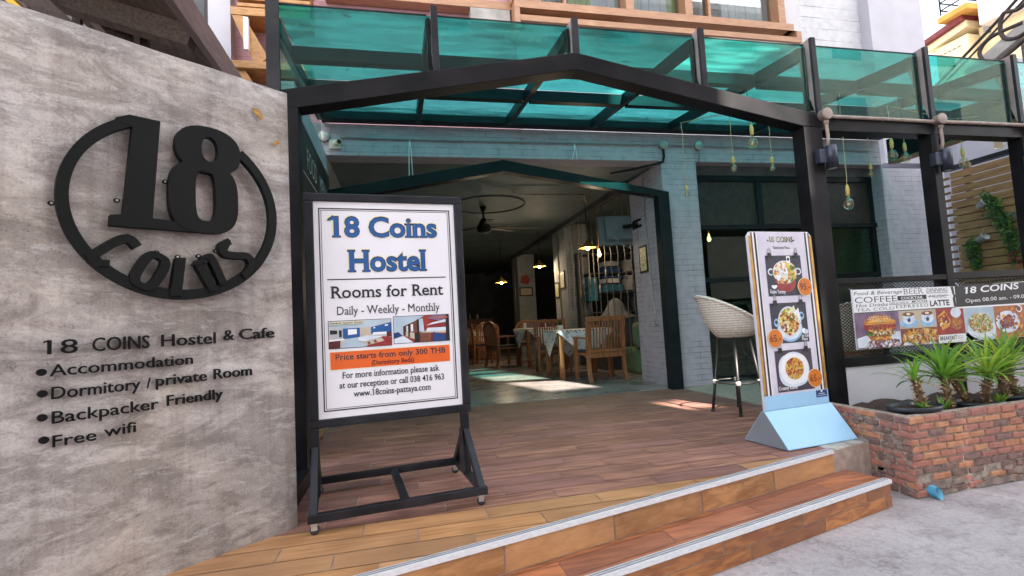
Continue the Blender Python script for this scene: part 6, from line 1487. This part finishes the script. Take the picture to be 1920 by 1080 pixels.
m_ = MB(); m_.box(1.4, 1.95, 19.6, 19.9, 1.5, 2.0); m_.build('back_screen', 'tv_grey', label='dim grey panel on the back wall of the cafe', cat='panel')

# ================================================================== NEIGHBOURS
EV = thing('timber_roof', 'dark brown timber eave and rafters of the neighbouring roof on the left', 'roof', (-2.2, 4, 3.1))
mb = MB(); mb.box(-1.43, -1.375, 1.2, 5.3, 3.175, 3.40); mb.build('fascia', 'barn_brown', EV, bevel=.004)
mb = MB()
for i in range(5):
    x0 = -1.432-.20*i; z0 = 3.30+.055*i
    mb.prism([(x0, 2.4, z0), (x0-.197, 2.4, z0+.054), (x0-.197, 5.25, z0+.054), (x0, 5.25, z0)], (0, 0, .018))
mb.build('soffit_boards', 'old_timber', EV)
for (p, q_) in (((-1.42, 4.9, 3.24), (-3.9, 4.9, 3.95)), ((-1.45, 4.05, 3.22), (-3.9, 4.05, 3.92))): 
    mb = MB(); mb.beam(p, q_, .12, .16); mb.build('rafter', 'old_timber', EV)
mb = MB(); mb.beam((-1.55, 4.55, 2.55), (-2.35, 4.05, 3.75), .13, .13); mb.build('strut', 'old_timber', EV, bevel=.004)
mb = MB(); mb.beam((-1.80, 3.9, 2.75), (-2.75, 3.9, 3.75), .13, .13); mb.build('strut', 'barn_brown', EV, bevel=.004)
mb = MB(); mb.beam((-2.05, 3.8, 2.75), (-3.0, 3.8, 3.70), .10, .10); mb.build('strut', 'old_timber', EV, bevel=.004)
mb = MB()
for i in range(13): mb.box(-3.3+.115*i, -3.3+.115*i+.055, 4.3, 4.34, 2.2, 4.1)
mb.build('vertical_slats', 'barn_brown', EV)
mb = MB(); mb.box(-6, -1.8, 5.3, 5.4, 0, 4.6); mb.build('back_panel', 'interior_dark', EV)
for x0, x1, z0, z1 in ((-2.26, -2.13, 3.80, 3.86), (-2.22, -2.02, 3.71, 3.775), (-2.12, -1.93, 3.645, 3.69)):
    mb = MB(); mb.prism([(x0, 5.2, z1), (x0+.06, 5.2, z0), (x1+.05, 5.2, z0-.01), (x1-.05, 5.2, z1-.01)], (0, .03, 0)); mb.build('white_board', 'print_white', EV)
mb = MB(); mb.prism([(-2.62, 3.4, 3.48), (-2.70, 3.4, 3.55), (-2.15, 3.4, 2.95), (-2.05, 3.4, 2.90)], (0, .5, 0)); mb.build('awning', 'awning_yellow', label='slim yellow awning edge above the left end of the concrete wall', cat='awning')

YB = thing('yellow_house', 'yellow house with dark red roof edge and roof terrace at the far right', 'house', (24, 13, -.3))
mb = MB(); mb.box(21.42, 30, 13.99, 15.15, -.29, 10.95); mb.build('wall', 'yellow_wall', YB)
mb = MB(); mb.box(22.0, 30, 6.5, 13.98, -.29, 11.2); mb.build('wall', 'yellow_wall', YB)
mb = MB(); mb.box(21.4, 30, 5.5, 13.55, 11.0, 16); mb.build('wall', 'cream_wall', YB)
mb = MB(); mb.prism([(21.2, 15.75, 11.25), (21.2, 13.95, 11.48), (21.2, 13.95, 11.68), (21.2, 15.75, 11.42)], (8, 0, 0)); mb.build('roof', 'red_roof', YB)
mb = MB(); mb.prism([(21.40, 15.45, 11.0), (21.40, 13.97, 11.22), (21.40, 13.97, 11.475), (21.40, 15.60, 11.245)], (8, 0, 0)); mb.build('roof_soffit', 'yellow_wall', YB)
mb = MB(); mb.box(20.9, 29, 13.56, 14.6, 11.66, 11.86); mb.build('balcony_slab', 'orange_wall', YB)
mb = MB(); mb.box(20.95, 29, 13.56, 14.56, 11.861, 11.93); mb.build('balcony_top', 'cream_wall', YB)
mb = MB(); mb.box(21.95, 21.995, 13.60, 13.80, 10.82, 11.35); mb.build('louvre_window', 'across_dark', YB)
mb = MB()
for i in range(8): mb.box(21.93, 21.949, 13.61, 13.79, 10.84+.062*i, 10.865+.062*i)
mb.build('louvre_slats', 'cream_wall', YB)
mb = MB()
for z in (12.15, 12.45, 12.75): mb.beam((21, 14.52, z), (29, 14.52, z), .04, .04); mb.beam((21, 14.52, z), (21, 13.6, z), .04, .04)
for x in (21, 23, 25, 27): mb.beam((x, 14.52, 11.93), (x, 14.52, 12.76), .04, .04, (0, 1, 0))
mb.build('railing', 'teal_black', YB)
mb = MB()
for i in range(5): mb.box(21.40, 21.418, 14.25+.17*i, 14.36+.17*i, 10.60, 10.63)
mb.build('vent_slots', 'across_dark', YB)
# overhead cables with looped slack
def cab(pts, r, label): m_ = MB(); P3 = pts; m_.tube(P3, r, 8); m_.build('overhead_cable', 'cable_black', label=label, cat='cable')
def c3(pts, k=6):
    out = []; P_ = [Vector(pts[0])]+[Vector(p) for p in pts]+[Vector(pts[-1])]
    for i in range(1, len(P_)-2):
        for j in range(k):
            t = j/k; a, b, d, e = P_[i-1], P_[i], P_[i+1], P_[i+2]; out.append(.5*((2*b)+(d-a)*t+(2*a-5*b+4*d-e)*t*t+(3*b-a-3*d+e)*t**3))
    out.append(Vector(pts[-1])); return out
cab(c3([(8, 5.9, 4.05), (8, 5.35, 4.36), (8, 4.9, 4.62), (8, 4.4, 4.92), (8, 3.6, 5.3)]), .020, 'long black overhead cable, upper of the straight pair')
cab(c3([(8, 5.9, 3.98), (8, 5.35, 4.27), (8, 4.9, 4.53), (8, 4.4, 4.82), (8, 3.6, 5.2)]), .014, 'long black overhead cable, lower of the straight pair')
cab(c3([(8, 4.6, 4.46), (8, 4.95, 4.47), (8, 5.10, 4.36), (8, 5.07, 4.20), (8, 4.93, 4.10), (8, 4.75, 4.16), (8, 4.2, 4.40)]), .026, 'thick black cable bent into a round slack loop on the left')
cab(c3([(8, 4.3, 4.85), (8, 4.60, 4.66), (8, 4.78, 4.70), (8, 4.84, 4.52), (8, 4.80, 4.36), (8, 4.66, 4.30), (8, 4.5, 4.34)]), .026, 'thick black cable bent into a second slack loop')
cab(c3([(8, 4.0, 4.84), (8, 4.32, 4.80), (8, 4.40, 4.66), (8, 4.34, 4.50), (8, 4.15, 4.42)]), .028, 'thick black cable loop at the upper right corner')
m_ = MB(); m_.beam((8.05, 5.3, 4.10), (8.05, 3.6, 4.82), .10, .17); m_.build('cross_arm', 'pale_concrete', label='pale concrete utility cross arm behind the cables', cat='cross arm', bevel=.01)
ut = thing('pole_bracket', 'dark metal bracket with white insulators under the utility cables', 'bracket', (8, 4.45, 3.9))
m_ = MB(); m_.box(7.95, 8.1, 4.30, 4.36, 3.85, 4.30); m_.box(7.95, 8.1, 4.52, 4.62, 3.85, 4.16); m_.box(7.95, 8.1, 4.1, 4.9, 3.82, 3.88); m_.build('bracket', 'barn_brown', ut)
for y in (4.42, 4.49): m_ = MB(); m_.lathe([(0, -.16), (.026, -.16), (.03, -.1), (.022, -.08), (.03, -.02), (.024, .06), (0, .08)], (7.98, y, 4.05), 12); m_.build('insulator', 'print_white', ut)
m_ = MB(); m_.lathe([(0, -.03), (.05, -.02), (.055, .01), (.03, .04), (0, .045)], (7.95, 4.52, 4.22), 10); m_.build('cable_wrap', 'awning_yellow', label='yellow tape wrap around the cables', cat='tape')
cab([(9.4, 6.9, 12), (9.1, 6.9, 6.0), (8.96, 6.9, 3.2)], .012, 'thin black cable dropping beside the white building corner')

# ================================================================== OPPOSITE SIDE OF THE STREET (behind the camera, casts the shade; the gap is shaped for sun patches)
def block(name, x0, x1, y0, y1, z1, label):
    t = thing(name, label, 'building', ((x0+x1)/2, y1, -.3)); m_ = MB(); k = .2309
    m_.prism([(x0, y1, -.29), (x1, y1, -.29), (x1+k*(y1-y0), y0, -.29), (x0+k*(y1-y0), y0, -.29)], (0, 0, z1+.29)); m_.build('wall', 'across_wall', t)
    x = x0+1.0
    while x < x1-2:
        z = 1.2
        while z < z1-2:
            m_ = MB(); m_.box(x, x+1.3, y1, y1+.03, z, z+1.5); m_.build('window', 'across_dark', t); z += 3.0
        x += 4.6
    m_ = MB(); m_.box(x0, x1, y1+.001, y1+.05, z1-.35, z1-.1); m_.build('cornice', 'white_trim', t)
block('shop_house', -4.5, 5.25, -16, -8, 16.2, 'tall pale shop house across the street on the left')
block('shop_house', 6.02, 25, -16, -8, 16.2, 'tall pale shop house across the street on the right')
lw = thing('sun_slot_wall', 'added unseen wall, its openings shaping the sun patches between the shop houses across the street', 'wall', (5.63, -8, -.3))
m_ = MB(); m_.box(5.255, 5.62, -8.3, -8.0, -.29, 8.64); m_.build('wall', 'across_wall', lw)  # unseen filler pieces, added and cut so the sun lands in patches
m_ = MB(); m_.box(5.625, 6.015, -8.3, -8.0, -.29, 7.42); m_.build('wall', 'across_wall', lw)
m_ = MB(); m_.box(5.625, 6.015, -8.3, -8.0, 7.88, 8.64); m_.build('sun_bar', 'across_wall', lw)  # unseen bar, added to part the deck patch from the floor patch
m_ = MB(); m_.box(5.255, 6.015, -8.3, -8.0, 11.2, 16.1); m_.build('sun_bar', 'across_wall', lw)  # unseen bar, added to stop the sun above the slot

# clutter on the far tables and bar
q = random.Random(12)
def bottle(x, y, z, mt, label, group, h_=.24):
    m_ = MB(); m_.lathe([(0, 0), (.034, 0), (.036, .02), (.036, h_*.58), (.014, h_*.78), (.013, h_*.97), (.016, h_), (0, h_)], (x, y, z), 12); m_.build('bottle', mt, label=label, cat='bottle', group=group)
for i in range(9): bottle(1.0+.24*i+q.uniform(-.05, .05), 17.75+q.uniform(-.06, .06), 1.151, ('leaf_dark', 'photo_brown', 'galv', 'print_white')[i % 4], 'small bottle standing in the row on the dark back bar', 'bottles on the back bar', q.uniform(.2, .3))
for i, (x, y) in enumerate(((1.75, 14.3), (1.85, 14.45), (1.95, 14.25), (2.55, 14.4))): bottle(x, y, .812, ('print_white', 'photo_red', 'galv', 'photo_brown')[i], 'sauce bottle standing on the farthest cloth covered table', 'sauce bottles on the farthest table', .18)
for i, (x, y) in enumerate(((3.02, 10.5), (3.10, 10.62), (3.20, 10.45))): bottle(x, y, .812, ('photo_red', 'print_white', 'photo_brown')[i], 'sauce bottle standing on the middle cloth covered table', 'sauce bottles on the middle table', .18)
# dead leaves lying on the canopy glass
m_ = MB()
for i in range(26):
    y = q.uniform(3.6, 5.6); x = q.uniform(-.6, 6.8); z = 3.213+(y-3.53)*.1015+.012; a = q.uniform(0, 6.28); s_ = q.uniform(.02, .05); d = Vector((math.cos(a), math.sin(a), .1*math.sin(a)))*s_; e = Vector((-math.sin(a), math.cos(a), .1*math.cos(a)))*s_*.4
    c = Vector((x, y, z)); m_.add([c-d, c-d*.2+e+Vector((0, 0, .008)), c+d, c-d*.1-e+Vector((0, 0, .006))], [(0, 1, 2, 3)], 0)
m_.build('fallen_leaves', 'trunk_brown', kind='stuff', label='dry fallen leaves scattered over the canopy glass', cat='leaves')
